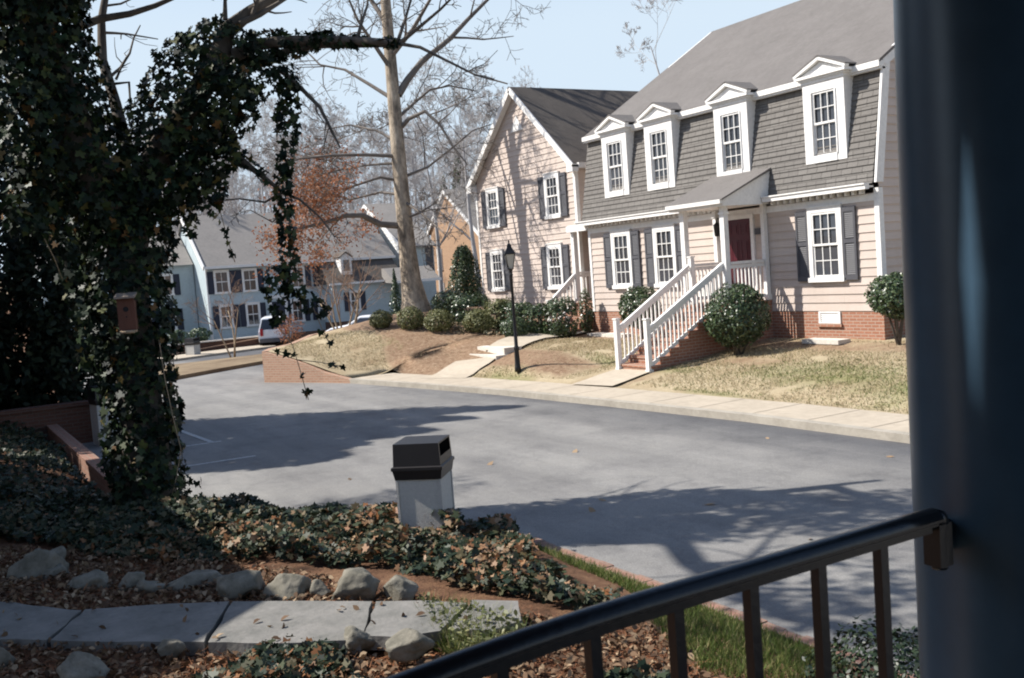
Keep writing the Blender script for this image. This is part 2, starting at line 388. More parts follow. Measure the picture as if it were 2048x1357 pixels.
# painted stall lines in the parking bay
def line(mb, p, q, w, z=.004):
    d = Vector((q[0]-p[0], q[1]-p[1], 0)).normalized(); n = Vector((-d.y, d.x, 0))*w/2
    mb.poly([(p[0]+n.x, p[1]+n.y, z), (p[0]-n.x, p[1]-n.y, z), (q[0]-n.x, q[1]-n.y, z), (q[0]+n.x, q[1]+n.y, z)])
M['paint'] = simple('worn road paint', (.55, .55, .53), (.22, .22, .22), 14, .8)
mb = MB()
for x in (-17.75, -20.1): line(mb, (x, 2.35), (x+.12, 4.9), .1)
line(mb, (-20.0, 4.72), (-22.6, 4.62), .1, .008)
solo('parking_lines', mb, M['paint'], kind='structure')

# ------------------------------------------------------------------ near bank
def nd(x, y):
    if x > -9: return 5.3-y
    if x > -14.5: return 5.3-(-9-x)*.59-y
    return 2.05-y
def nz(x, y):
    d = nd(x, y)
    if d < 0: return -.03
    d = max(0, d); n = noise.noise(Vector((x*.9, y*.9, 0)))*.05
    z = .10 + .44*(1-math.exp(-d/1.5)) + n*min(1, d)
    if x < -14: z += .30*(1-math.exp(-d/1.2))*min(1, (-14-x)/3)
    return z
mb = MB()
st = .16
gx = np.arange(-22.7, 8.01, st); gy = list(np.arange(-9, 2.05, .2)) + list(np.arange(2.05, 5.31, .1625))
gi = {}
for i, x in enumerate(gx):
    for j, y in enumerate(gy): 
        gi[i, j] = None
for i in range(len(gx)-1):
    for j in range(len(gy)-1):
        if nd(gx[i]+.01, gy[j]+.01) < -.12 or (gx[i] < -14.5 and gy[j] > 2.0): continue
        q = []
        for a, b_ in ((i, j), (i+1, j), (i+1, j+1), (i, j+1)):
            if gi[a, b_] is None: gi[a, b_] = mb.P((gx[a], gy[b_], nz(gx[a], gy[b_])))
            q.append(gi[a, b_])
        mb.f.append(q); mb.sm.append(True)
solo('planting_bed_soil', mb, M['soil'], kind='structure')
# brick edging along the street and the parking bay
M['edging'] = brick('edging brick', (.30, .17, .125), (.22, .12, .09), (.25, .2, .16), .2, .1, .01)
mb = MB()
x = -9.0
while x < 8:
    h = .12 + random.uniform(-.008, .008); mb.box(x, x+.195, 5.29+random.uniform(-.01, .01), 5.42+random.uniform(-.01, .01), -.03, h); x += .2
for k in range(31):
    a = Vector((-9.05, 5.31, 0)).lerp(Vector((-14.5, 2.1, 0)), k/31); b_ = Vector((-9.05, 5.31, 0)).lerp(Vector((-14.5, 2.1, 0)), (k+.96)/31); mb.bar((a.x, a.y, .03), (b_.x, b_.y, .03), .13, .12)
solo('brick_edging', mb, M['edging'], kind='structure')
mb = MB(); mb.box(-22.6, -14.4, 2.03, 2.2, -.05, .42)
for k in range(41): mb.box(-22.6+k*.2, -22.6+k*.2+.19, 2.01, 2.22, .422, .48)
solo('bay_wall', mb, M['edging'], label='low brick retaining wall along the back of the parking bay', cat='wall')
mb = MB(); mb.box(-22.9, -22.6, -1, 4.3, -.05, .80); mb.box(-22.94, -22.56, -1.03, 4.33, .802, .87)
mb.box(-30, -22.95, 4.1, 4.3, -.2, .7)
solo('brick_wall', mb, M['brick_wall'], label='dark brick wall closing the far end of the parking bay', cat='wall')
mb = MB()
mb.grid(lambda u, v: (-64+u*41, -8+v*12.15, base(-64+u*41)+.05+.5*min(1, (1-v)*4)), 40, 14)
solo('side_yard', mb, M['soil'], kind='structure')

# ------------------------------------------------------------------ far side: kerb, sidewalk, bank
KERB = [(40, 12.45), (10, 12.38), (-9.8, 12.36), (-13, 12.36), (-17, 12.08), (-20.7, 11.76), (-23.9, 11.28), (-27.6, 10.62)]
def resample(pl, step):
    out = [Vector((*pl[0], 0))]
    for a, b_ in zip(pl, pl[1:]):
        a, b_ = Vector((*a, 0)), Vector((*b_, 0)); n = max(1, int((b_-a).length/step))
        out += [a.lerp(b_, (k+1)/n) for k in range(n)]
    return out
def off(pl, d):
    o = []
    for k, p in enumerate(pl):
        t = (pl[min(k+1, len(pl)-1)]-pl[max(k-1, 0)]).normalized(); o.append(p + Vector((t.y, -t.x, 0))*-d)
    return o
kl = resample(KERB, .6)
def strip(mb, A, B, za, zb):
    for k in range(len(A)-1):
        mb.poly([(A[k].x, A[k].y, za), (B[k].x, B[k].y, zb), (B[k+1].x, B[k+1].y, zb), (A[k+1].x, A[k+1].y, za)])
mb = MB()
k0, k1 = off(kl, .02), off(kl, -.16)                          # -: away from the street
if k1[3].y < k0[3].y: k0, k1 = off(kl, -.02), off(kl, .16)
SGN = 1 if k1[3].y > k0[3].y else -1
j = 0
while j < len(kl)-1:                                            # kerb stones with open joints
    e = min(j+4, len(kl)-1); A = k0[j:e+1]; B = k1[j:e+1]; h = .13+random.uniform(-.006, .006)
    strip(mb, A, B, h, h); strip(mb, A, A, -.02, h)
    j = e
solo('kerb', mb, M['kerb'], kind='structure')
def away(d):
    o = off(kl, d); p = off(kl, -d)
    return o if o[3].y > p[3].y else p
mb = MB(); A, B = away(.165), away(1.45)
strip(mb, A, B, .128, .128)
jt = MB()
solo('sidewalk', mb, M['concrete'], kind='structure')
mb = MB()
for k in range(2, len(A)-1, 2): line(mb, (A[k].x, A[k].y), (B[k].x, B[k].y), .018, .1315)
solo('sidewalk_joints', mb, simple('joint dirt', (.24, .20, .155)), kind='structure')
# terrain by thin plate through surveyed points
CPS = [(p.x, p.y, .125) for p in away(1.47)[::2]] + [
 (-28.5, 10.35, .33), (-27.7, 10.85, .135), (-27.9, 11.4, .14), (-29.3, 9.95, .60), (-30.9, 9.2, .97), (-29.2, 11.0, .62), (-30.2, 10.6, .85),
 (-33.2, 10.9, .98), (-36, 12.6, 1.05), (-39, 16, 1.1), (-42, 21, .9), (-43, 27, .6), (-40, 31, .8),
 (-33.3, 15.6, 1.72), (-31, 13.0, 1.30), (-30.3, 13.9, 1.30), (-29.5, 14.8, 1.22), (-29, 15.9, 1.15), (-28.3, 17, .98), (-31, 17.8, 1.3), (-34, 19, 1.6), (-28, 18.9, 1.0),
 (-29.3, 12.6, .90), (-27.9, 12.7, .52), (-27.0, 12.5, .28), (-26.9, 13.1, .40), (-26.7, 13.7, .46), (-27.4, 14.2, .74), (-26.5, 14.3, .66), (-24.6, 13.7, .36), (-26.0, 15, .77), (-26.9, 17.9, .78), (-24.4, 14.4, .55), (-24.5, 16.5, .70),
 (-22.4, 13.3, .36), (-21, 14.9, .36), (-19.9, 14.8, .29), (-18.7, 14.8, .30), (-19, 13.7, .14), (-17.2, 14.7, .32), (-17, 16.5, .52), (-13, 15.2, .38), (-9, 15.5, .42), (0, 16, .5), (20, 16, .5), (40, 16, .5),
 (-25, 18.6, .72), (-21.5, 18.6, .74), (-17, 18.6, .77), (-13.5, 19, .8), (-8, 19, .85), (5, 19, .85), (40, 20, .9), (-25, 30, .8), (-10, 30, .9), (10, 32, .9), (40, 32, .9)]
cp = np.array(CPS)
def U(r2): return np.where(r2 > 1e-9, r2*np.log(r2+1e-12), 0)
NCP = len(cp); n = NCP; K = U(((cp[:, None, :2]-cp[None, :, :2])**2).sum(-1)) + np.eye(n)*.004
Pm = np.c_[np.ones(n), cp[:, :2]]; A_ = np.block([[K, Pm], [Pm.T, np.zeros((3, 3))]])
SOL = np.linalg.solve(A_, np.r_[cp[:, 2], 0, 0, 0])
def fz(x, y):
    q = U((x-cp[:, 0])**2 + (y-cp[:, 1])**2)
    return float(q @ SOL[:NCP] + SOL[NCP] + SOL[NCP+1]*x + SOL[NCP+2]*y)
edge = [(p.x, p.y) for p in away(1.46)]
NSW = int(len(edge)*1.0)
edge = [e for e in edge] + [(-27.72, 10.75), (-28.6, 10.35), (-29.3, 9.98), (-30.1, 9.6), (-30.85, 9.25), (-31.8, 9.8), (-33.2, 10.9), (-34.6, 11.7), (-36, 12.6), (-37.5, 14.2), (-39, 16), (-40.6, 18.5), (-42, 21), (-43, 27)]
# densify
ed = resample(edge, .35)
NSW = max(i for i, p in enumerate(ed) if (p.x, p.y) == edge[NSW-1] or (p-Vector((*edge[NSW-1], 0))).length < .2)
L = [0]
for a, b_ in zip(ed, ed[1:]): L.append(L[-1]+(b_-a).length)
mb = MB(); nv = 80
xsall = [p.x for p in ed]
def back(k):
    p = ed[k]; 
    return Vector((max(-40, p.x*1.0), 32, 0))
def lawn_pt(k, j):
    p = ed[k]; q = back(k); t = (j/nv)**1.6; r = p.lerp(q, t)
    w_ = min(1, (r-p).length/.45) if k < NSW else 1
    z = .124*(1-w_) + w_*fz(r.x, r.y) + noise.noise(Vector((r.x*.7, r.y*.7, 3)))*.05*min(1, t*20)
    return (r.x, r.y, z)
idx = [[mb.P(lawn_pt(k, j)) for j in range(nv+1)] for k in range(len(ed))]
for k in range(len(ed)-1):
    for j in range(nv): mb.f.append([idx[k][j], idx[k][j+1], idx[k+1][j+1], idx[k+1][j]]); mb.sm.append(True)
from mathutils.bvhtree import BVHTree
BV = BVHTree.FromPolygons(mb.v, mb.f)
def lawn_z(x, y):
    h = BV.ray_cast(Vector((x, y, 20)), Vector((0, 0, -1)))
    return h[0].z if h[0] is not None else fz(x, y)
lawn = solo('lawn', mb, M['lawn'], kind='structure')
me = lawn.data
def sst(a, b_, x): t = min(1, max(0, (x-a)/(b_-a))); return t*t*(3-2*t)
def mulch_w(x, y):
    w = 0
    if x < -25.8: w = max(sst(12.3, 13.1, y+(x+31)*.12+.25*math.sin(x*1.3)), sst(-28.1, -27.5, x+.45*(13-y)) if y > 12.6 else 0)             # pine straw under the shrubs
    w = max(w, .75*sst(13.2, 13.8, y)*sst(-20.2, -21.2, x)*sst(-27, -25.5, x)*(1-sst(14.7, 15.4, y)))
    w = max(w, .62*math.exp(-((y-17.9)/.7)**2)*(1 if x > -27 else 0))
    w = max(w, .6*math.exp(-((x+18.3-.35*(y-14))/.55)**2)*math.exp(-((y-14.2)/.7)**2))
    w = max(w, .55*math.exp(-((x+16.8)/1.6)**2-((y-16.2)/.55)**2))
    return w
def green_w(x, y):
    g = .60*math.exp(-((x+14.0)/2.6)**2-((y-15.6)/1.0)**2)
    g = max(g, .55*math.exp(-((x+11.0)/2.2)**2-((y-15.0)/1.3)**2))
    g = max(g, .60*math.exp(-((x+22.5)/1.5)**2-((y-13.05)/.4)**2))
    g = max(g, .52*math.exp(-((x+21.2)/1.0)**2-((y-15.3)/.5)**2))
    g = max(g, .50*math.exp(-((x+18.0)/.9)**2-((y-15.1)/.5)**2))
    g = max(g, .46*math.exp(-((x+15.5)/2.0)**2-((y-13.85)/.25)**2))
    g = max(g, .35*math.exp(-((x+29.2)/1.0)**2-((y-12.8)/.5)**2))
    return g
for an, fn in (('mulch', mulch_w), ('green', green_w)):
    a = me.attributes.new(an, 'FLOAT', 'POINT'); a.data.foreach_set('value', [fn(v.co.x, v.co.y) for v in me.vertices])

# curved brick retaining wall at the corner of the bank
mb = MB()
wp = [(-27.5, 10.62, .10), (-28.6, 10.2, .32), (-29.3, 9.87, .58), (-30.1, 9.5, .80), (-30.95, 9.1, .98), (-31.9, 9.6, 1.0), (-33.3, 10.75, 1.0), (-36.1, 12.45, 1.08), (-39.1, 15.8, 1.15), (-41, 18.7, 1.1)]
for a, b_ in zip(wp, wp[1:]):
    d = Vector((b_[0]-a[0], b_[1]-a[1], 0)).normalized(); nn = Vector((d.y, -d.x, 0))*.2
    if nn.dot(Vector((.6, .8, 0))) < 0: nn = -nn
    za, zb = base(a[0])-.1, base(b_[0])-.1
    mb.poly([(a[0], a[1], za), (b_[0], b_[1], zb), (b_[0], b_[1], b_[2]), (a[0], a[1], a[2])])
    mb.poly([(a[0], a[1], a[2]), (b_[0], b_[1], b_[2]), (b_[0]+nn.x, b_[1]+nn.y, b_[2]), (a[0]+nn.x, a[1]+nn.y, a[2])])
solo('retaining_wall', mb, M['brick_light'], label='low curved brick retaining wall at the corner of the grassy bank', cat='wall')

# walks
def walk(name, pts, w, m, lift=.025, nseg=14):
    mb = MB(); pl = resample([(p[0], p[1]) for p in pts], .4)
    for k in range(len(pl)-1):
        q = []
        for p, sgn in ((pl[k], -1), (pl[k], 1), (pl[k+1], 1), (pl[k+1], -1)):
            kk = k if p is pl[k] else k+1
            t = (pl[min(kk+1, len(pl)-1)]-pl[max(kk-1, 0)]).normalized(); nn = Vector((-t.y, t.x, 0))*w/2*sgn
            q.append((p.x+nn.x, p.y+nn.y, max(.133, lawn_z(p.x+nn.x, p.y+nn.y)+lift+.02)))
        mb.poly(q)
    return mb
solo('front_walk', walk('front_walk', [(-19.05, 13.3), (-19.2, 14.2), (-19.3, 14.95)], 1.35, M['concrete']), M['concrete'], kind='structure')
solo('lower_walk', walk('lower_walk', [(-24.6, 12.2), (-25.0, 12.9), (-25.5, 13.8)], 1.5, M['concrete']), M['concrete'], kind='structure')
solo('upper_walk', walk('upper_walk', [(-25.3, 14.55), (-26.1, 16.0), (-26.85, 18.4)], 1.25, M['concrete'], .05), M['concrete'], kind='structure')
t = thing('concrete_steps', 'three pale concrete steps climbing the lawn beside the lamp post', 'steps', (-25.4, 14.2, .3))
for k, (y, z) in enumerate(((13.68, .34), (14.0, .53), (14.32, .72))):
    mb = MB(); xo = -k*.06
    mb.box(-26.25+xo, -24.65+xo, y, y+(.42 if k < 2 else .6), z-.02-.16, z+.02)
    part('step', mb, M['step'], t)
# dirt strip and far sidewalk on the left
mb = MB(); stp = [(-35.3, 5.2, -38.6, 5.2), (-37.0, 7.5, -46, 9.0), (-39, 9.7, -46.6, 11.5), (-41.2, 12.3, -47.2, 14.0), (-42.0, 14.4, -45.5, 15.2)]
for a, b_ in zip(stp, stp[1:]):
    for u0, u1 in ((0, .5), (.5, 1)):
        P4 = []
        for s_, u in ((a, u0), (b_, u0), (b_, u1), (a, u1)):
            x = s_[0]+(s_[2]-s_[0])*u; y = s_[1]+(s_[3]-s_[1])*u
            P4.append((x, y, base(x)+.14+.1*math.sin(math.pi*u)))
        mb.poly(P4, True)
    for q, sd in ((0, 0), (2, 2)):
        mb.poly([(a[q], a[q+1], base(a[q])-.02), (b_[q], b_[q+1], base(b_[q])-.02), (b_[q], b_[q+1], base(b_[q])+.14), (a[q], a[q+1], base(a[q])+.14)])
solo('dirt_island', mb, M['earth'], kind='structure')
mb = MB()
for a, b_ in (((-50.2, 8), (-53.5, 13.2)), ((-53.5, 13.2), (-55.6, 17.2))):
    for (o0, z0, o1, z1) in ((0, -.02, 0, .12), (0, .12, -2.6, .13)):
        mb.poly([(a[0]+o0, a[1], base(a[0])+z0), (b_[0]+o0, b_[1], base(b_[0])+z0), (b_[0]+o1, b_[1], base(b_[0])+z1), (a[0]+o1, a[1], base(a[0])+z1)])
solo('far_sidewalk', mb, M['concrete'], kind='structure')
# ------------------------------------------------------------------ house kit (local frame: x right, y into the building, z up)
def frame(ox, oy, ang=0, oz=0):
    c, s = math.cos(ang), math.sin(ang)
    return lambda p: (ox + p[0]*c - p[1]*s, oy + p[0]*s + p[1]*c, oz + p[2])
def clap(mb, x0f, x1f, z0, z1, y, exp=.2, lip=.022):
    """lapped boards; x0f(z), x1f(z) give the ends at a height"""
    z = z0
    while z < z1-1e-4:
        t = min(z+exp, z1); a, b_, c, d = x0f(z), x1f(z), x1f(t), x0f(t)
        if b_-a > .02:
            mb.poly([(a, y-lip, z), (b_, y-lip, z), (c, y, t), (d, y, t)]); mb.poly([(a, y, z), (b_, y, z), (b_, y-lip, z), (a, y-lip, z)])
        z += exp
def clap_side(mb, x, sgn, y0f, y1f, z0, z1, exp=.2, lip=.022):
    z = z0
    while z < z1-1e-4:
        t = min(z+exp, z1); a, b_, c, d = y0f(z), y1f(z), y1f(t), y0f(t); o = x+sgn*lip
        if b_-a > .02:
            mb.poly([(o, a, z), (o, b_, z), (x, c, t), (x, d, t)]); mb.poly([(x, a, z), (x, b_, z), (o, b_, z), (o, a, z)])
        z += exp
def sash(T, w, x0, x1, z0, z1, y, cols=3, rows=2, bar=.022):
    """two sashes of small panes with stiles, rails and bars"""
    zm = (z0+z1)/2
    for (a, b_, yo) in ((z0, zm+.02, .0), (zm-.02, z1, -.025)):
        w.box(x0, x0+.05, y+yo-.03, y+yo, a, b_); w.box(x1-.05, x1, y+yo-.03, y+yo, a, b_)
        w.box(x0+.05, x1-.05, y+yo-.03, y+yo, a, a+.05); w.box(x0+.05, x1-.05, y+yo-.03, y+yo, b_-.05, b_)
        for k in range(1, cols):
            xx = x0+.05+(x1-x0-.1)*k/cols; w.box(xx-bar/2, xx+bar/2, y+yo-.027, y+yo-.003, a+.05, b_-.05)
        for k in range(1, rows):
            zz = a+.05+(b_-a-.1)*k/rows; w.box(x0+.05, x1-.05, y+yo-.025, y+yo-.005, zz-bar/2, zz+bar/2)
def window(par, T, x0, x1, z0, z1, y=0, tr=.13, sh=None, shm='shutter', cols=3, rows=2, glass='glass', simple_=False, proud=.06):
    """x0..z1 is the outer edge of the trim"""
    w = MB(T)
    w.box(x0, x0+tr, y-proud, y+.02, z0, z1); w.box(x1-tr, x1, y-proud, y+.02, z0, z1)
    w.box(x0+tr, x1-tr, y-proud, y+.02, z1-tr, z1); w.box(x0-.03, x1+.03, y-proud-.035, y+.02, z0-.03, z0+tr*.7)
    w.box(x0-.02, x1+.02, y-proud-.02, y+.02, z1+.002, z1+.035)
    if not simple_: sash(T, w, x0+tr, x1-tr, z0+tr*.7, z1-tr, y+.005, cols, rows)
    else:
        zm = (z0+z1)/2; w.box(x0+tr, x1-tr, y-.03, y, zm-.03, zm+.03); xm = (x0+x1)/2
        w.box(xm-.015, xm+.015, y-.025, y, z0+tr*.7, z1-tr)
    o = part('window', w, M['white'], par)
    g = MB(T); g.box(x0+tr-.01, x1-tr+.01, y-.004, y+.015, z0+tr*.5, z1-tr+.01)
    part('pane', g, M[glass], o)
    if sh:
        for a, b_ in ((x0-sh-.015, x0-.015), (x1+.015, x1+sh+.015)):
            s = MB(T); f = .055; yy = y-.055
            s.box(a, a+f, yy, y-.01, z0, z1-.05); s.box(b_-f, b_, yy, y-.01, z0, z1-.05)
            zm = z0+(z1-z0)*.52
            for q0, q1 in ((z0, z0+.12), (zm-.05, zm+.05), (z1-.16, z1-.05)): s.box(a+f, b_-f, yy, y-.01, q0, q1)
            if simple_: s.box(a+f, b_-f, y-.04, y-.01, z0+.12, z1-.16)
            else:
                z = z0+.13
                while z < z1-.18:
                    if not (zm-.07 < z < zm+.04): s.poly([(a+f, yy+.008, z), (b_-f, yy+.008, z), (b_-f, y-.02, z+.05), (a+f, y-.02, z+.05)])
                    z += .045
                s.box(a+f, b_-f, y-.02, y-.012, z0+.1, z1-.1)
            part('shutter', s, M[shm], par)
    return o
def panel_door(par, T, x0, x1, z0, z1, y, m='door', tr=.11):
    f = MB(T); f.box(x0-tr, x0, y-.05, y+.02, z0, z1+tr); f.box(x1, x1+tr, y-.05, y+.02, z0, z1+tr); f.box(x0, x1, y-.05, y+.02, z1, z1+tr)
    f.box(x0-tr, x1+tr, y-.09, y+.02, z0-.05, z0-.002)
    o = part('door_frame', f, M['white'], par)
    d = MB(T); d.box(x0+.004, x1-.004, y-.015, y+.01, z0+.004, z1-.004); w = x1-x0; h = z1-z0
    for cx in (.13, .55):
        for q0, q1 in ((.06, .36), (.42, .74), (.80, .95)):
            a, b_, c, e = x0+w*cx, x0+w*(cx+.32), z0+h*q0, z0+h*q1
            d.box(a, b_, y-.022, y-.0155, c, c+.02); d.box(a, b_, y-.022, y-.0155, e-.02, e)
            d.box(a, a+.02, y-.022, y-.0155, c+.02, e-.02); d.box(b_-.02, b_, y-.022, y-.0155, c+.02, e-.02)
            d.box(a+.06, b_-.06, y-.026, y-.0155, c+.06, e-.06)
    dd = part('front_door', d, M[m], par)
    k = MB(T); k.lathe((0, 0, 0), [(.001, 0)], 3) if 0 else None
    k.tube([(x0+.07, y-.016, z0+h*.45), (x0+.07, y-.06, z0+h*.45)], [.012, .012], 8); k.tube([(x0+.07, y-.06, z0+h*.45), (x0+.07, y-.1, z0+h*.45)], [.03, .025], 10)
    part('handle', k, M['brass'], dd)
def railing(par, pts0, z_off=0, top=.95, name='porch_railing', spacing=.125, posts=(), m='white', post_h=1.05):
    """rail through 3-D floor points (two ends), square balusters between two rails"""
    p, q = Vector(pts0[0]), Vector(pts0[1]); r = MB(); up = Vector((0, 0, 1))
    r.bar(p+up*top, q+up*top, .09, .07); r.bar(p+up*(top-.09), q+up*(top-.09), .045, .09); r.bar(p+up*.12, q+up*.12, .05, .09)
    n = max(2, int((Vector((q.x, q.y))-Vector((p.x, p.y))).length/spacing))
    for k in range(1, n):
        c = p.lerp(q, k/n); r.box(c.x-.019, c.x+.019, c.y-.019, c.y+.019, c.z+.15, c.z+top-.1)
    o = part(name, r, M[m], par)
    for (a, z0, z1) in posts:
        b = MB(); b.box(a[0]-.06, a[0]+.06, a[1]-.06, a[1]+.06, z0, z1); b.box(a[0]-.075, a[0]+.075, a[1]-.075, a[1]+.075, z1+.001, z1+.035)
        b.box(a[0]-.07, a[0]+.07, a[1]-.07, a[1]+.07, z0, z0+.12)
        part('newel_post', b, M[m], o)
    return o

# ------------------------------------------------------------------ the pink house with the mansard front
Y0 = 18.7; XL, XR = -26.35, -15.08; Z0, ZE, ZC = 1.44, 4.24, 7.02
T0 = lambda p: p
house = thing('townhouse', 'pink house with shingled mansard front, four white dormers and a porch', 'house', (XL, Y0, .6))
YM0, YM1 = 18.62, 19.08                                        # mansard slope, bottom to top
RID = (24.6, 10.72); SL = (RID[1]-ZC-.06)/(RID[0]-YM1)
mb = MB()
clap(mb, lambda z: XL+.1, lambda z: XR-.1, Z0, ZE-.12, Y0)
def side_y0(z):
    if z < 4.34: return Y0
    if z < ZC: return YM0+(z-4.34)/(ZC-4.34)*(YM1-YM0)+.05
    return YM1+(z-ZC)/SL
def side_y1(z): return 2*RID[0]-side_y0(z)
clap_side(mb, XR, 1, side_y0, side_y1, Z0, 10.6); clap_side(mb, XL, -1, side_y0, side_y1, Z0, 10.6)
mb.poly([(XR, 30.5, Z0), (XL, 30.5, Z0), (XL, 30.5, 7), (XR, 30.5, 7)])
part('siding_wall', mb, M['siding'], house)
mb = MB(); mb.box(XL, XR, Y0-.004, 30.5, .1, Z0-.004); part('brick_foundation', mb, M['brick'], house)
mb = MB()
mb.box(XL-.01, XL+.1, Y0-.035, Y0+.1, Z0, ZE); mb.box(XR-.1, XR+.03, Y0-.035, Y0+.12, Z0, ZE-.02)
for (za, zb) in ((4.34, ZC), ):
    a0, a1 = side_y0(za)-.07, side_y0(zb)-.07
    mb.prism([(XR-.02, a0, za), (XR-.02, a0+.24, za), (XR-.02, a1+.24, zb), (XR-.02, a1, zb)], (.06, 0, 0))
mb.bar((XR+.02, YM1-.05, ZC+.0), (XR+.02, RID[0], RID[1]-.1), .06, .24)
mb.bar((XL-.12, YM1-.1, ZC-.02), (XL-.12, RID[0], RID[1]-.11), .06, .2)
mb.box(XL+.1, XR-.1, Y0-.03, Y0, ZE-.30, ZE-.14)
part('corner_boards', mb, M['white'], house)
# mansard shingles in lapped courses
mb = MB(); nC = 19
for k in range(nC):
    za, zb = 4.33+(ZC-4.35)*k/nC, 4.33+(ZC-4.35)*(k+1)/nC
    ya, yb = YM0+(YM1-YM0)*k/nC, YM0+(YM1-YM0)*(k+1)/nC
    mb.poly([(XL-.22, ya-.028, za), (XR-.06, ya-.028, za), (XR-.06, yb-.006, zb), (XL-.22, yb-.006, zb)])
    mb.poly([(XL-.22, ya, za), (XR-.06, ya, za), (XR-.06, ya-.028, za), (XL-.22, ya-.028, za)])
mb.poly([(XL-.22, YM0-.02, 4.33), (XL-.22, YM1, ZC), (XL-.22, YM1+.4, ZC), (XL-.22, YM1+.4, 4.33)])
part('mansard_slope', mb, M['shingle'], house)
mb = MB(); xa, xb = XL-.16, XR+.06
mb.prism([(xa, YM1-.2, ZC+.05), (xa, RID[0], RID[1]), (xa, 2*RID[0]-YM1+.2, ZC+.05), (xa, 2*RID[0]-YM1+.2, ZC-.02), (xa, RID[0], RID[1]-.1), (xa, YM1-.2, ZC-.02)], (xb-xa, 0, 0))
up_roof = part('upper_roof', mb, M['roof'], house)
mb = MB(); mb.box(XL-.26, XR+.05, YM1-.23, YM1-.04, ZC-.11, ZC+.025); mb.box(XL-.24, XR+.04, YM1-.19, YM1+.0, ZC-.16, ZC-.112)
part('upper_cornice', mb, M['white'], house)
# gutter with dentils
mb = MB(); PXL, PXR = -20.45, -18.32
for a, b_ in ((XL-.26, PXL), (PXR, XR-.08)):
    mb.box(a, b_, Y0-.34, Y0-.2, ZE-.04, ZE+.10); mb.box(a, b_, Y0-.37, Y0-.338, ZE+.065, ZE+.10)
    mb.box(a+.02, b_-.02, Y0-.2, Y0-.03, ZE+.0, ZE+.04)
g = part('gutter', mb, M['white'], house)
x = XL+.15
while x < XR-.2:
    if not (PXL-.05 < x < PXR+.0): 
        mb = MB(); mb.box(x, x+.07, Y0-.16, Y0-.03, ZE-.13, ZE-.002); part('dentil', mb, M['white'], house)
    x += .21
for a, b_ in ((-25.11, -24.13), (-23.05, -22.07), (-17.13, -16.10)):
    window(house, T0, a, b_, 2.17, 3.92, Y0-.02, .12, .38)
# dormers
def dormer(cx, i):
    w = .62; za, zb = 4.98, 6.86; yf = 18.70; d = MB()
    def ym(z): return YM0+(z-4.34)/(ZC-4.34)*(YM1-YM0)
    tr = .27
    # casing boards round the window and returns back to the slope
    d.box(cx-w, cx-w+tr, yf, yf+.1, za, zb); d.box(cx+w-tr, cx+w, yf, yf+.1, za, zb)
    d.box(cx-w+tr, cx+w-tr, yf, yf+.1, zb-.22, zb); d.box(cx-w+tr, cx+w-tr, yf-.02, yf+.1, za, za+.17)
    d.box(cx-w+tr-.03, cx-w+tr, yf-.025, yf-.001, za+.17, zb-.22); d.box(cx+w-tr, cx+w-tr+.03, yf-.025, yf-.001, za+.17, zb-.22)
    for s in (-1, 1):
        x = cx+s*w
        d.prism([(x, yf+.1, za), (x, ym(za)+.12, za), (x, ym(zb)+.35, zb), (x, yf+.1, zb)], (-s*.03, 0, 0))
    d.box(cx-w-.02, cx+w+.02, yf-.025, 19.5, zb+.001, zb+.07); d.box(cx-w-.06, cx+w+.06, yf-.06, 19.5, zb+.071, zb+.12)
    d.box(cx-w-.14, cx+w+.14, yf-.12, 19.5, zb+.121, zb+.185)
    zz = zb+.187; ap = zz+.30
    d.prism([(cx-w-.06, yf-.03, zz), (cx+w+.06, yf-.03, zz), (cx, yf-.03, ap-.03)], (0, .06, 0))
    for s in (-1, 1):
        d.bar((cx+s*(w+.16), yf-.055, zz+.02), (cx, yf-.055, ap+.035), .14, .07)
    o = part('dormer', d, M['white'], house)
    wd = MB(); sash(T0, wd, cx-w+tr, cx+w-tr, za+.17, zb-.22, yf+.075, 3, 2, .02); part('window_sash', wd, M['white'], o)
    gl = MB(); gl.box(cx-w+tr-.01, cx+w-tr+.01, yf+.072, yf+.09, za+.15, zb-.2); part('pane', gl, M['glass'], o)
    r = MB()
    for s in (-1, 1):
        e = (cx+s*(w+.17), zz+.05); p = (cx, ap+.09)
        r.prism([(e[0], yf-.13, e[1]), (p[0], yf-.13, p[1]), (p[0], yf-.13, p[1]+.03), (e[0]+s*.01, yf-.13, e[1]+.03)], (0, 1.2, 0))
    part('dormer_roof', r, M['roof'], o)
for i, cx in enumerate((-24.74, -22.62, -19.645, -16.52)): dormer(cx, i)
# foundation vent
mb = MB(); mb.box(-16.96, -16.30, Y0-.04, Y0, 1.14, 1.18); mb.box(-16.96, -16.30, Y0-.04, Y0, 1.39, 1.43); mb.box(-16.96, -16.9, Y0-.04, Y0, 1.18, 1.39); mb.box(-16.36, -16.3, Y0-.04, Y0, 1.18, 1.39)
for k in range(4): mb.prism([(-16.9, Y0-.03, 1.19+k*.05), (-16.9, Y0-.012, 1.235+k*.05), (-16.9, Y0-.006, 1.235+k*.05)], (.54, 0, 0))
mb.box(-16.9, -16.36, Y0-.0055, Y0-.0048, 1.18, 1.39)
part('foundation_vent', mb, M['white'], house)
mb = MB(); mb.box(-17.0, -16.26, Y0-.06, Y0-.002, 1.06, 1.135); part('vent_sill', mb, M['brick'], house)
mb = MB(); mb.box(XL+.6, XL+2.4, Y0-.75, Y0-.3, .7, .80); part('splash_block', mb, M['step'], house)
mb = MB(); mb.box(-16.9, -15.8, Y0-.72, Y0-.3, .72, .82); part('splash_block', mb, M['step'], house)
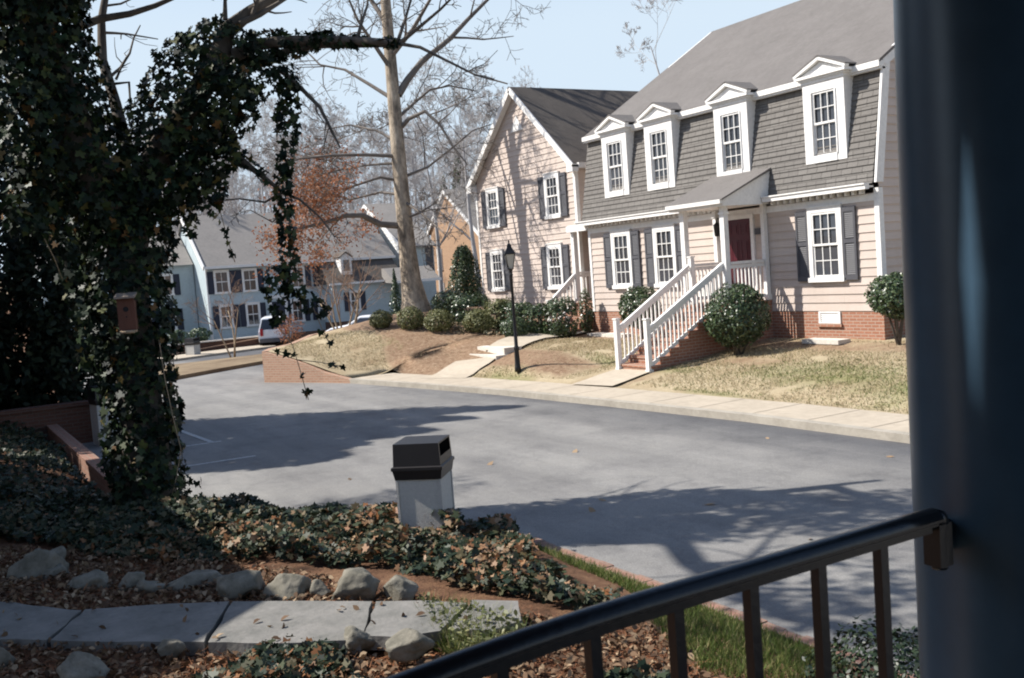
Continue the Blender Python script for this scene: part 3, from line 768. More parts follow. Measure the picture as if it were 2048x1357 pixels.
# porch
FX0, FX1, FY, FZ = -20.25, -18.50, 17.22, 1.74
mb = MB(); mb.box(FX0, FX1, FY, Y0-.01, .1, FZ-.08); mb.box(FX0-.02, FX1+.02, FY-.02, Y0-.01, FZ-.078, FZ)
part('porch_base', mb, M['brick'], house)
c = MB()
cx0, cx1 = -20.42, -18.36; zc0 = 4.16; yf = FY-.12
c.box(cx0, cx1, yf-.03, yf+.02, zc0, zc0+.15); c.box(cx0, cx1-.001, yf-.12, yf-.032, zc0+.06, zc0+.16)
c.box(cx0, cx1, yf+.021, Y0-.06, zc0+.0, zc0+.04)
for s, x in ((0, cx0), (1, cx1-.04)):
    c.prism([(x, yf+.021, zc0+.041), (x, YM0+.1, zc0+.041), (x, YM0+.1, 4.98), (x, yf+.021, zc0+.19)], (.04, 0, 0))
can = part('porch_canopy', c, M['white'], house)
r = MB(); r.prism([(cx0-.05, yf-.1, zc0+.17), (cx0-.05, YM0+.22, 5.12), (cx0-.05, YM0+.22, 5.06), (cx0-.05, yf-.1, zc0+.13)], (cx1-cx0+.1, 0, 0))
part('canopy_roof', r, M['roof'], can)
for (x, y, w) in ((-18.62, FY+.1, .075), (-20.12, FY+.1, .075), (-18.55, Y0-.09, .06), (-20.32, Y0-.09, .06)):
    p = MB(); p.box(x-w, x+w, y-w, y+w, FZ, zc0-.001); p.box(x-w-.02, x+w+.02, y-w-.02, y+w+.02, zc0-.2, zc0-.15); p.box(x-w-.02, x+w+.02, y-w-.02, y+w+.02, FZ+.001, FZ+.14)
    part('porch_post', p, M['white'], house)
panel_door(house, T0, -19.92, -19.07, FZ+.06, 3.86, Y0-.02)
mb = MB(); mb.box(-18.93, -18.70, Y0-.05, Y0-.02, 3.42, 3.58); part('number_plaque', mb, M['shutter'], house)
mb = MB()
for k in range(3): mb.box(-18.90+k*.07, -18.865+k*.07, Y0-.056, Y0-.0505, 3.45, 3.55)
# wall lantern
mb = MB(); lx = -20.17; mb.box(lx-.05, lx+.05, Y0-.05, Y0-.02, 3.5, 3.95); mb.tube([(lx, Y0-.05, 3.9), (lx, Y0-.16, 3.95), (lx, Y0-.2, 3.85)], .012, 6)
mb.lathe((lx, Y0-.2, 3.46), [(.05, 0), (.07, .03), (.09, .28), (.10, .30), (.02, .38), (.012, .42)], 6)
part('wall_lantern', mb, M['black'], house)
# brick stairs
SX0, SX1 = -19.93, -18.62; nst = 8; yb, yt = 14.78, FY
mb = MB()
for k in range(nst):
    a = yb+(yt-yb)*k/nst; zt = .30+(FZ-.30)*(k+1)/(nst+.0)-.02
    if k == nst-1: zt = FZ-.18
    mb.box(SX0, SX1, a, a+(yt-yb)/nst-(.001 if k == nst-1 else 0), .05, zt-.06)
    mb.box(SX0-.01, SX1+.015, a-.025, a+(yt-yb)/nst+.03 if k < nst-1 else yt-.001, zt-.058, zt)
part('brick_stairs', mb, M['brick'], house)
railing(house, ((SX1-.06, 14.83, .36), (SX1-.06, FY+.03, FZ)), name='stair_railing', top=1.0, posts=(((SX1-.06, 14.75), .25, 1.56),))
railing(house, ((SX0+.06, 14.83, .36), (SX0+.06, FY-.05, FZ)), name='stair_railing', top=1.0, posts=(((SX0+.06, 14.75), .25, 1.56), ((SX0+.06, FY+.05), FZ, 2.95)))
railing(house, ((FX1-.07, FY+.18, FZ), (FX1-.07, Y0-.16, FZ)), name='porch_railing', top=1.0)
railing(house, ((FX0+.06, FY+.18, FZ), (FX0+.06, Y0-.16, FZ)), name='porch_railing', top=1.0)

# ------------------------------------------------------------------ the pink gabled house beside it
GY = 19.2; GL, GR = -34.5, -27.62; GE, GP = 6.40, 9.38; GX = (GL+GR)/2
gh = thing('gabled_house', 'pink clapboard house with a steep front gable crossed by branch shadows', 'house', (GL, GY, 1.2))
mb = MB()
def gx0(z): return GL+.1 if z < GE else GL+(z-GE)/(GP-GE)*(GX-GL)
def gx1(z): return GR-.1 if z < GE else GR-(z-GE)/(GP-GE)*(GR-GX)
clap(mb, gx0, gx1, 1.5, GP-.08, GY)
clap_side(mb, GR, 1, lambda z: GY+.1, lambda z: 32, 1.5, GE); clap_side(mb, GL, -1, lambda z: GY+.1, lambda z: 32, 1.5, GE)
part('siding_wall', mb, M['siding'], gh)
mb = MB(); mb.box(GL, GR, GY, 32, .6, 1.496); part('brick_foundation', mb, M['brick'], gh)
mb = MB(); mb.box(GL-.02, GL+.1, GY-.035, GY+.1, 1.5, GE-.02); mb.box(GR-.1, GR+.02, GY-.035, GY+.1, 1.5, GE-.02)
ov = .28
for s, xe in ((-1, GL-.22), (1, GR+.22)):
    sl = (GP-GE)/(GX-GL)
    e = Vector((xe, GY-ov+.02, GE-.22*sl+.02)); p = Vector((GX, GY-ov+.02, GP+.03)); mb.bar(e, p, .05, .2)
    mb.prism([(xe, GY-ov+.05, e.z), (GX, GY-ov+.05, p.z-.06), (GX, GY-ov+.05, p.z-.1), (xe, GY-ov+.05, e.z-.04)], (0, ov-.08, 0))
    mb.box(xe-.04 if s < 0 else xe-.3, xe+.3 if s < 0 else xe+.04, GY-ov, GY-.03, e.z-.16, e.z+.08)
mb.box(GR+.1, GR+.3, GY-.03, 31, GE-.22, GE-.05)
part('rake_trim', mb, M['white'], gh)
mb = MB()
for s, xe in ((-1, GL-.26), (1, GR+.26)):
    sl = (GP-GE)/(GX-GL); ze = GE-.26*sl
    mb.prism([(xe, GY-ov, ze+.1), (GX, GY-ov, GP+.15), (GX, GY-ov, GP+.09), (xe, GY-ov, ze+.04)], (0, 13.2, 0))
part('gable_roof', mb, M['roof_dark'], gh)
for a, b_, z0, z1 in ((-33.62, -32.68, 4.62, 6.1), (-29.47, -28.53, 4.66, 6.18), (-33.62, -32.68, 2.2, 3.75), (-29.6, -28.66, 2.2, 3.75)):
    window(gh, T0, a, b_, z0, z1, GY-.02, .12, .38)
mb = MB(); lv = (GX-.45, GX+.35, 8.0, 8.5)                     # louvre high in the gable
mb.prism([(GX-.42, GY-.05, 7.95), (GX+.42, GY-.05, 7.95), (GX, GY-.05, 8.5)], (0, .04, 0)); part('gable_vent', mb, M['white'], gh)
# recessed entry between the two houses
mb = MB(); mb.box(GR+.02, XL-.02, 20.6, 20.8, 1.0, 6.2); part('entry_wall', mb, M['siding'], gh)
panel_door(gh, T0, -27.35, -26.5, 1.86, 3.88, 20.58)
mb = MB(); mb.box(GR-.02, XL-.05, 18.75, 20.58, 4.1, 4.28); mb.box(GR+.0, XL-.06, 18.68, 18.745, 4.06, 4.26); part('entry_roof', mb, M['white'], gh)
mb = MB(); mb.box(GR+.03, GR+.19, 18.82, 18.98, 1.76, 4.055); part('porch_post', mb, M['white'], gh)
mb = MB(); mb.box(GR+.02, XL-.02, 18.95, 20.58, .5, 1.75)
for k in range(5): mb.box(GR+.08, XL-.06, 17.9+k*.21, 17.9+(k+1)*.21-.001, .5, .72+(k+1)*.205-.025)
part('brick_stairs', mb, M['brick'], gh)
railing(gh, ((GR+.12, 17.8, .86), (GR+.12, 18.9, 1.75)), name='stair_railing', top=.98, posts=(((GR+.12, 17.72), .7, 1.86),))
railing(gh, ((GR+.12, 19.02, 1.75), (GR+.12, 20.45, 1.75)), name='porch_railing', top=.95)
mb = MB(); mb.box(XL-.22, XL-.12, 17.7, 17.8, .6, 1.35); part('newel_post', mb, M['white'], gh)
# ------------------------------------------------------------------ pale blue row across the far street (faces +X)
TB = frame(-64, 0, math.pi/2)      # local x = world Y, local y = distance behind the front
bh = thing('blue_townhouse', 'long pale blue two storey house with grey roof and navy shutters', 'house', (-64, 15.6, -.6), math.pi/2)
mb = MB(TB); bx0, bx1 = 15.7, 28.5
clap(mb, lambda z: bx0, lambda z: bx1, -.15, 4.62, 0, .2)
mb.box(bx0, bx1, .03, 9, -.2, 4.6)
def g_end(x):
    mb.prism([(x, .03, 4.6), (x, 9, 4.6), (x, 4.5, 8.05)], (.05, 0, 0))
g_end(bx0); g_end(bx1-.06)
part('siding_wall', mb, M['blue'], bh)
mb = MB(TB); mb.box(bx0, bx1, -.02, 9, -1.2, -.155); part('brick_foundation', mb, M['brick_wall'], bh)
mb = MB(TB)
mb.prism([(bx0-.15, -.4, 4.5), (bx0-.15, 4.5, 8.1), (bx0-.15, 9.4, 4.5), (bx0-.15, 9.4, 4.4), (bx0-.15, 4.5, 8.0), (bx0-.15, -.4, 4.4)], (bx1-bx0+.25, 0, 0))
part('roof', mb, M['roof_grey'], bh)
mb = MB(TB); mb.bar((bx0-.2, -.42, 4.42), (bx0-.2, 4.5, 8.02), .08, .3); mb.box(bx0-.2, bx1+.1, -.5, -.41, 4.36, 4.52); mb.box(bx0-.03, bx0+.12, -.03, .02, -.15, 4.4)
part('white_trim', mb, M['white'], bh)
for a, b_ in ((16.15, 17.15), (17.95, 18.95), (21.2, 22.15), (23.1, 24.05)):
    window(bh, TB, a, b_, 2.78, 4.25, -.02, .14, .38, 'shutter_blue', simple_=True, glass='glass_brown' if a > 20 else 'glass')
for a, b_ in ((16.3, 17.2), (18.0, 18.95), (21.0, 21.9), (22.85, 23.75)):
    window(bh, TB, a, b_, .55, 2.05, -.02, .14, .36, 'shutter_blue', simple_=True)
d = MB(TB); d.box(19.75, 20.6, -.04, 0, -.1, 2.0); part('front_door', d, M['shutter_blue'], bh)
f = MB(TB); f.box(19.55, 19.74, -.08, 0, -.1, 2.2); f.box(20.61, 20.8, -.08, 0, -.1, 2.2); f.box(19.5, 20.85, -.1, 0, 2.201, 2.42); part('door_frame', f, M['white'], bh)
mb = MB(TB); mb.box(22.2, 22.9, -.06, -.025, -.75, -.35); part('foundation_vent', mb, M['white'], bh)

wg = thing('blue_wing', 'pale blue end house set back behind the ivy covered trunk', 'house', (-67, 10, -.6), math.pi/2)
TW = frame(-67, 0, math.pi/2)
mb = MB(TW); clap(mb, lambda z: 6.5, lambda z: 15.65, -.2, 4.9, 0); mb.box(6.5, 15.66, .03, 8, -1.2, 4.85); part('siding_wall', mb, M['blue'], wg)
mb = MB(TW); mb.prism([(6.3, -.4, 4.8), (6.3, 4, 7.6), (6.3, 8.4, 4.8), (6.3, 4, 7.45)], (9.3, 0, 0)); part('roof', mb, M['roof_grey'], wg)
window(wg, TW, 13.2, 14.3, .6, 2.05, -.02, .14, .4, 'shutter_blue', simple_=True)
window(wg, TW, 13.3, 14.3, 2.9, 4.3, -.02, .14, .4, 'shutter_blue', simple_=True, glass='glass_brown')

# one and a half storey house with the dark roof
dh = thing('dormered_house', 'low pale blue house under a steep dark roof with one dormer', 'house', (-62, 25, -.4), math.pi/2)
TD = frame(-62.2, 0, math.pi/2)
mb = MB(TD); clap(mb, lambda z: 23.3, lambda z: 29.2, .35, 2.95, 0); mb.box(23.3, 29.2, .03, 2.6, .35, 2.9); part('siding_wall', mb, M['blue'], dh)
mb = MB(TD); mb.box(23.3, 29.2, -.02, 2.5, -1.2, .345); part('brick_foundation', mb, M['brick_wall'], dh)
mb = MB(TD); mb.prism([(23.1, -.35, 2.85), (23.1, 2.6, 5.25), (23.1, 3.2, 5.25), (23.1, 3.2, 2.85)], (5.3, 0, 0)); part('roof', mb, M['roof_dark'], dh)
mb = MB(TD); mb.box(23.0, 27.1, -.42, -.352, 2.76, 2.9); part('gutter', mb, M['white'], dh)
mb = MB(TD); mb.box(24.2, 24.95, .35, 1.6, 3.4, 4.6); mb.prism([(24.2, .35, 4.601), (24.95, .35, 4.601), (24.575, .35, 4.85)], (0, 1.2, 0)); dm = part('dormer', mb, M['white'], dh)
r = MB(TD); r.bar((24.1, 1.1, 4.58), (24.575, 1.1, 4.93), 1.7, .06); r.bar((25.05, 1.1, 4.58), (24.575, 1.1, 4.93), 1.7, .06); part('dormer_roof', r, M['roof_dark'], dm)
g = MB(TD); g.box(24.36, 24.8, .335, .349, 3.65, 4.4); part('pane', g, M['glass'], dm)
window(dh, TD, 24.45, 25.2, 1.0, 2.3, -.02, .12, .36, 'shutter_blue', simple_=True)
mb = MB(TD)
mb.prism([(26.9, -1.9, 2.75), (26.9, -.37, 3.65), (26.9, 0, 3.65), (26.9, 0, 2.7), (26.9, -1.9, 2.62)], (3.4, 0, 0)); part('porch_roof', mb, M['roof_grey'], dh)
mb = MB(TD); mb.box(26.88, 30.35, -2.0, -1.9, 2.6, 2.78); part('porch_fascia', mb, M['white'], dh)
for x in (26.98, 28.2):
    mb = MB(TD); mb.box(x, x+.14, -1.85, -1.71, .0, 2.61); part('porch_post', mb, M['white'], dh)
mb = MB(TD); mb.box(26.9, 30.2, -1.9, -.02, -1, .35); part('porch_base', mb, M['brick_wall'], dh)
railing(dh, ((-60.4, 28.3, .35), (-58.6, 28.3, -.3)), name='stair_railing', top=.9)

# tall gabled house behind the oak: bright gable to the sun, blue front in shade
wh = thing('white_gabled_house', 'pale house with a bright white gable half hidden by the oak trunk', 'house', (-63.6, 29.3, -.3))
mb = MB(); XF, YG = -63.6, 29.3
clap_side(mb, XF, 1, lambda z: YG+.1, lambda z: 31.6, -.6, 5.2); mb.box(-75.4, XF-.03, YG+.15, 31.6, -1.2, 5.1); part('siding_wall', mb, M['blue'], wh)
mb = MB(); clap(mb, lambda z: -75.4 if z < 5.2 else -75.4+(z-5.2)*1.84, lambda z: XF if z < 5.2 else XF-(z-5.2)*1.84, -.6, 8.3, YG, .25)
mb.prism([(-75.4, YG+.01, -1), (XF-.01, YG+.01, -1), (XF-.01, YG+.01, 5.2), (-69.5, YG+.01, 8.35), (-75.4, YG+.01, 5.2)], (0, .1, 0)); part('gable_wall', mb, M['white'], wh)
mb = MB()
for s_ in (-1, 1):
    xe = -69.5+s_*6.25; mb.prism([(xe, YG-.2, 5.0), (-69.5, YG-.2, 8.5), (-69.5, YG-.2, 8.6), (xe, YG-.2, 5.1)], (0, 2.6, 0))
part('roof', mb, M['roof_grey'], wh)
mb = MB()
for s_ in (-1, 1): mb.bar((-69.5+s_*6.25, YG-.22, 4.95), (-69.5, YG-.22, 8.45), .06, .22)
part('rake_trim', mb, M['white'], wh)
s_ = MB(); s_.box(XF+.02, XF+.08, 30.95, 31.5, 3.3, 5.0); part('shutter', s_, M['shutter'], wh)

# brick gable house
YB = 40
kh = thing('brick_house', 'orange brick house with a steep white edged gable beyond the conical holly', 'house', (-77, YB, -.3))
mb = MB(); kx0, kx1, kz = -80.8, -71.2, 6.4; kp = (-77.5, 10.05)
mb.prism([(kx0, YB, -1.3), (kx1, YB, -1.3), (kx1, YB, 5.6), (kp[0], YB, kp[1]), (kx0, YB, 7.0)], (0, 12, 0)); part('brick_walls', mb, brick('orange brick', (.39, .245, .155), (.32, .195, .12), (.38, .29, .20), .25, .09), kh)
mb = MB(); mb.bar((kx0-.35, YB-.15, 6.65), (kp[0], YB-.15, kp[1]+.08), .12, .25); mb.bar((kx1+.3, YB-.15, 5.45), (kp[0], YB-.15, kp[1]+.08), .12, .25); part('rake_trim', mb, M['white'], kh)
mb = MB()
mb.prism([(kx1+.4, YB-.2, 5.35), (kp[0], YB-.2, kp[1]+.15), (kp[0], YB-.2, kp[1]+.25), (kx1+.4, YB-.2, 5.5)], (0, 12.5, 0))
mb.prism([(kx0-.4, YB-.2, 6.55), (kp[0], YB-.2, kp[1]+.15), (kp[0], YB-.2, kp[1]+.25), (kx0-.4, YB-.2, 6.65)], (0, 12.5, 0)); part('gable_roof', mb, M['roof_grey'], kh)
for x, z0, z1 in ((-79.75, 3.35, 5.2), (-79.75, .45, 2.2), (-75.0, 3.35, 4.9)):
    window(kh, T0, x, x+.9, z0, z1, YB-.02, .14, None, simple_=True)

# low brick ramp wall in front of the blue house
mb = MB(); 
mb.poly([(-56.6, 8.5, -1), (-58.2, 18, -1), (-58.2, 18, .1), (-56.6, 8.5, .15)]); mb.poly([(-58.2, 18, -1), (-60, 24, -1), (-60, 24, .05), (-58.2, 18, .1)])
rw = thing('ramp_wall', 'dark brick ramp wall along the front of the blue house', 'wall', (-57, 12, -.6))
part('brick_face', mb, M['brick_wall'], rw)
mb = MB(); mb.bar((-56.55, 8.5, .18), (-58.15, 18, .13), .3, .07); part('coping', mb, M['step'], rw)
mb = MB(); mb.bar((-56.5, 11.2, -.35), (-56.6+-1.1, 17, .05), .05, .05); part('handrail', mb, M['tanwood'], rw)

# ------------------------------------------------------------------ own building: porch floor, roof, wall, column, handrail
ob = thing('porch_building', 'shaded porch building the photograph is taken from', 'house', (2, -3, 0))
mb = MB(); mb.box(-.8, 14, -10, -1.0, 0, 5.6); mb.prism([(-.8, -10, 5.6), (-.8, -1, 5.6), (-.8, -5.5, 8.6)], (14.8, 0, 0))
mb.box(-2.4, -1.42, -1.15, -1.0, 0, 4.34); mb.box(-1.42, -.801, -1.15, -1.0, 0, 2.4); mb.box(-1.42, -.801, -1.15, -1.0, 3.35, 4.34); mb.box(-1.02, -.801, -1.15, -1.0, 2.4, 3.35)  # screen wall added with an opening so the column mirrors bright sky
part('wall', mb, simple('dark blue porch wall', (.05, .075, .11)), ob)  # unseen wall coloured dark to weaken its reflection in the column
mb = MB(); mb.box(-1.55, 14, -1.0, 1.95, 0, 1.62); part('porch_floor', mb, M['concrete'], ob)
nb = thing('neighbour_house', 'neighbouring house standing left of the view whose shade falls over the flagstones', 'house', (-15, -5, 0))
mb = MB(); mb.box(-19.3, -10.3, -9.5, -1.5, 0, 4.85); part('wall', mb, M['siding'], nb)
mb = MB(); mb.prism([(-19.5, -1.15, 4.9), (-19.5, -5.5, 7.8), (-19.5, -9.85, 4.9)], (9.4, 0, 0)); part('roof', mb, M['roof_dark'], nb)
for x in (-18, -15.6, -13.2): window(nb, frame(x, -1.5, math.pi), -.9, .1, 1.6, 3.2, -.02, .12, None, simple_=True)
M['column'] = simple('blue grey column paint', (.046, .092, .145), (.042, .085, .135), 2, .32, spec=.6)
mb = MB(); R_ = .2
# find axis so that the left edge of the shaft sits where the photograph has it
e_ = ray(1809, 600); az_ = math.atan2(e_[1], e_[0]) - math.asin(R_/2.21); ccx, ccy = 2.21*math.cos(az_), 2.21*math.sin(az_)
mb.lathe((ccx, ccy, 0), [(.26, 1.625), (.26, 1.70), (.245, 1.72), (.23, 1.76), (R_+.004, 1.80), (R_+.003, 2.4), (R_, 3.2), (R_-.012, 4.1), (R_-.01, 4.15), (.23, 4.2), (.25, 4.345)], 72)
# thin porch roof; a slit is added to throw one streak of sun on the shaft
na = az_ + math.pi - math.asin(-.33)*-1; sp = (ccx+R_*math.cos(na), ccy+R_*math.sin(na))
h0, h1, hw = (4.39-3.10)/1.03, (4.39-2.78)/1.03, 0.011
e1 = Vector((-.6, -.8, 0)); e2 = Vector((-.8, .6, 0)); o_ = Vector((sp[0], sp[1], 4.35))
hm = (h0+h1)/2; hole = [o_+e1*(h0-.12), o_+e1*hm-e2*hw, o_+e1*(h1+.12), o_+e1*hm+e2*hw]
outer = [Vector((-2.7, -1.0, 4.35)), Vector((14.3, -1.0, 4.35)), Vector((14.3, 2.05, 4.35)), Vector((-2.7, 2.05, 4.35))]
def ccw(P): return sum(a.x*b_.y-a.y*b_.x for a, b_ in zip(P, P[1:]+P[:1])) > 0
if ccw(hole): hole = hole[::-1]
k_ = min(range(4), key=lambda k: (hole[k]-outer[0]).length); hole = hole[k_:]+hole[:k_]
rb = MB(); rb.prism([tuple(v) for v in outer+[outer[0]]+hole+[hole[0]]], (0, 0, .05)); part('porch_roof', rb, M['roof_dark'], ob)
solo('porch_column', mb, M['column'], (ccx, ccy, 1.62), label='glossy dark blue grey round porch column at the right edge', cat='column')
hr = thing('handrail', 'black metal porch handrail with square balusters fixed to the column', 'railing', (-1.17, .6, 1.62))
M['railblack'] = simple('glossy black rail paint', (.009, .011, .016), (.006, .008, .011), 8, .30, .06, 60, spec=.45)
RX, RZ = -1.17, 2.49
def capb(w):        # moulded cap section (across x, z)
    return [(-w, -.006), (-w*1.0, -.001), (-w*.86, .006), (-w*.6, .012), (-w*.3, .0155), (0, .0165), (w*.3, .0155), (w*.6, .012), (w*.86, .006), (w, -.001), (w, -.006), (w*.78, -.009), (w*.78, -.013), (-w*.78, -.013), (-w*.78, -.009)]
mb = MB(); cp_ = capb(.0225); ya_, yb_ = -.9, 1.56
prev = None
for y in np.linspace(ya_, yb_, 26):
    dz = -.022*max(0, (.92-y)/.5)**2 if y > .2 else -.022*2.07-(.2-y)*.12
    ring = [mb.P((RX+px, y, RZ+pz+dz)) for px, pz in cp_]
    if prev:
        for a in range(len(ring)): mb.f.append([prev[a], prev[(a+1) % len(ring)], ring[(a+1) % len(ring)], ring[a]]); mb.sm.append(1 <= a <= 8)
    else: mb.f.append(ring[::-1]); mb.sm.append(False)
    prev = ring
mb.f.append(prev); mb.sm.append(False)
for y0_, y1_ in zip(np.linspace(ya_, yb_-.02, 25)[:-1], np.linspace(ya_, yb_-.02, 25)[1:]):
    zz = [(-.022*max(0, (.92-y)/.5)**2 if y > .2 else -.022*2.07-(.2-y)*.12) for y in (y0_, y1_)]
    mb.bar((RX, y0_, RZ-.0190+zz[0]), (RX, y1_, RZ-.0190+zz[1]), .024, .0115)
part('top_rail', mb, M['railblack'], hr)
SP = .156; yb0 = .632
for k in range(-9, 6):
    mb = MB(); y = yb0+k*SP; mb.box(RX-.0095, RX+.0095, y-.0095, y+.0095, 1.74, RZ-.025+(-.022*max(0, (.92-y)/.5)**2 if y > .2 else -.022*2.07-(.2-y)*.12)); part('baluster', mb, M['railblack'], hr)
mb = MB(); mb.box(RX-.013, RX+.013, ya_, 1.57, 1.71, 1.739); part('bottom_rail', mb, M['railblack'], hr)
mb = MB()
mb.tube([(RX, yb_-.005, RZ-.004), (RX, yb_+.012, RZ-.008), (RX+.0, yb_+.022, RZ-.022)], [.021, .02, .016], 10)
mb.box(RX-.018, RX+.018, yb_-.008, yb_+.028, RZ-.092, RZ-.012); mb.lathe((RX, yb_+.012, RZ-.1), [(.014, 0), (.016, .008)], 10)
mb.bar((RX, yb_+.01, RZ-.06), (ccx-.1, ccy-.1, RZ-.06), .03, .06)
part('bracket', mb, M['railblack'], hr)
# ------------------------------------------------------------------ vegetation
def limb_pts(p, d, L, n, wob, up=0.0, rng=random):
    pts = [Vector(p)]; d = Vector(d).normalized(); v = Vector((0, 0, 0))
    for k in range(n):
        v = v*.5 + Vector((rng.gauss(0, wob), rng.gauss(0, wob), rng.gauss(0, wob)))
        d = (d + v + Vector((0, 0, up))).normalized(); pts.append(pts[-1]+d*(L/n))
    return pts
def ramify(mb, pts, r0, level, maxl, rng, ratio=.55, kids=(5, 8), wob=.16, up=.05, spread=.85, tips=None, lenf=.62, rmin=.004, start=.25, r1f=.35, sides=None):
    n = len(pts)-1; rads = [max(rmin, r0*(1-(1-r1f)*k/n)) for k in range(n+1)]
    mb.tube(pts, rads, sides[level] if sides else max(3, 7-level*2), cap=False)
    if level >= maxl:
        if tips is not None: tips.append(pts[-1]); tips.append(pts[len(pts)//2])
        return
    L = sum((b_-a).length for a, b_ in zip(pts, pts[1:]))
    for c in range(rng.randint(*kids)):
        t = start+(1-start)*rng.random()**.8; k = min(n-1, int(t*n)); f = t*n-k
        p = pts[k].lerp(pts[k+1], f); d = (pts[k+1]-pts[k]).normalized()
        a = Vector((rng.gauss(0, 1), rng.gauss(0, 1), rng.gauss(0, .8))); a = (a-d*a.dot(d)).normalized()
        nd_ = (d*(1-spread*.5)+a*spread).normalized()
        ramify(mb, limb_pts(p, nd_, L*lenf*rng.uniform(.6, 1.1)*(1.1-.45*t), max(3, 5-level), wob, up, rng), max(rmin, rads[k]*ratio*rng.uniform(.7, 1.1)), level+1, maxl, rng, ratio, kids, wob, up, spread, tips, lenf, rmin, .2, r1f, sides)

# -- the big oak
def chain(px, dep): return [Vector(dp(x, y, d)) for (x, y), d in zip(px, dep if hasattr(dep, '__len__') else [dep]*len(px))]
od = 36.6; ok_ = Vector(dp(833, 630, od)); ok_.z = fz(ok_.x, ok_.y)-.1
oak = thing('oak_tree', 'tall bare oak on the bank with rust coloured leaves on its lower limbs', 'tree', ok_)
rng = random.Random(11)
tp = [ok_] + chain([(829, 600), (822, 560), (815, 500), (809, 440), (803, 380), (797, 310), (791, 240), (785, 165), (778, 85), (771, 0), (766, -90), (760, -190), (757, -290)], od)
tr = [.60, .47, .37, .32, .29, .275, .26, .245, .23, .21, .185, .15, .11, .07]
mb = MB(); mb.tube(tp, tr, 12, cap=False); part('trunk', mb, M['bark_pale'], oak)
mb = MB(); tips = []; low = []
def limb(px, r, d0, d1, t, maxl=4, kids=(5, 7), **kw):
    m_ = len(px); pl = chain(px, [d0+(d1-d0)*k/(m_-1) for k in range(m_)])
    ramify(mb, pl, r, 1, maxl, rng, .5, kids, .17, .02, .9, t, .60, .0095, .2, .3, [7, 6, 4, 3, 3, 3], **kw)
limb([(801, 452), (760, 449), (725, 431), (690, 432), (650, 446), (608, 455), (560, 470)], .14, od, od-2.5, low)
limb([(804, 440), (835, 428), (862, 412), (880, 395)], .05, od, od-1.0, tips)
limb([(803, 400), (840, 425), (870, 450), (890, 470)], .06, od, od-2, tips)
limb([(800, 258), (818, 238), (850, 223), (880, 250), (905, 292), (935, 330)], .09, od, od-1, tips)
limb([(797, 190), (815, 160), (843, 124), (900, 78), (935, 40), (975, 0), (1020, -50)], .15, od, od+1, tips)
limb([(791, 240), (830, 205), (860, 180), (900, 172), (950, 182)], .07, od, od+2, tips)
limb([(800, 313), (730, 310), (666, 311), (600, 318), (560, 330)], .08, od, od-2, tips)
limb([(800, 326), (730, 331), (677, 341), (630, 355)], .06, od, od+2, low)
limb([(804, 362), (760, 355), (700, 375), (650, 405), (610, 440)], .07, od, od-1, low)
limb([(806, 355), (855, 335), (900, 300), (945, 262), (980, 250)], .06, od, od+1, tips)
limb([(806, 390), (760, 385), (700, 400), (640, 380), (600, 385)], .06, od, od+2.5, low)
limb([(788, 200), (740, 170), (690, 140), (640, 130), (600, 90)], .08, od, od+2, tips)
limb([(783, 140), (745, 85), (715, 40), (690, -20)], .09, od, od-2, tips)
limb([(781, 115), (825, 60), (860, 0), (890, -60)], .10, od, od-2, tips)
limb([(775, 50), (735, -10), (700, -80), (680, -150)], .10, od, od+2, tips)
limb([(770, 0), (810, -60), (850, -130), (900, -190)], .10, od, od+1, tips)
limb([(765, -100), (720, -160), (690, -230), (680, -300)], .08, od, od, tips)
limb([(760, -180), (800, -250), (830, -330)], .07, od, od, tips)
limb([(795, 285), (755, 262), (700, 250), (640, 262)], .06, od, od+2, tips)
part('limbs', mb, simple('twig bark', (.19, .165, .145), (.10, .088, .077), 3, .9), oak)
lp = np.array([tuple(t) for t in low]); lp = lp[lp[:, 2] < 9.2]
keep = NP.random(len(lp)) < np.clip(1.15-(lp[:, 2]-4)/4.0, .06, 1); lp = lp[keep]
lp = lp[NP.random(len(lp)) < min(1, 430/len(lp))]; lp = np.repeat(lp, 14, 0) + NP.normal(0, .22, (len(lp)*14, 3))
leaf_part('dead_leaves', leaves(lp, sphere_dirs(len(lp)), .105, OVAL, .5, .5), M['leaf_rust'], oak)

# -- the ivy covered tree in front
iz = 12.35; ip = Vector(dp(300, 1020, iz)); ip.z = nz(ip.x, ip.y)-.1
ivy = thing('ivy_tree', 'dark forked tree smothered in ivy, its vines hanging over the parking bay', 'tree', ip)
def dpl(pts): return [Vector(dp(x, y, d)) for x, y, d in pts]
mb = MB(); D_ = iz
trunk = [ip]+dpl([(300, 980, D_), (290, 880, D_), (276, 760, D_), (262, 640, D_), (255, 540, D_), (255, 450, D_), (262, 385, D_)])
mb.tube(trunk, [.33, .30, .27, .25, .24, .24, .24, .22], 12, cap=False)
lf = dpl([(250, 470, D_), (205, 380, D_-.2), (150, 270, D_-.5), (110, 160, D_-.7), (80, 60, D_-.9), (60, -60, D_-1), (50, -200, D_-1.1)])
mb.tube(lf, [.22, .24, .24, .22, .2, .18, .15], 10, cap=False)
rt = dpl([(262, 400, D_), (310, 320, D_), (365, 235, D_+.1), (410, 165, D_+.2), (440, 110, D_+.2), (455, 60, D_+.3), (500, 25, D_+.3), (560, -10, D_+.4), (620, -60, D_+.5)])
mb.tube(rt, [.2, .17, .16, .15, .14, .11, .08, .065, .05], 10, cap=False)
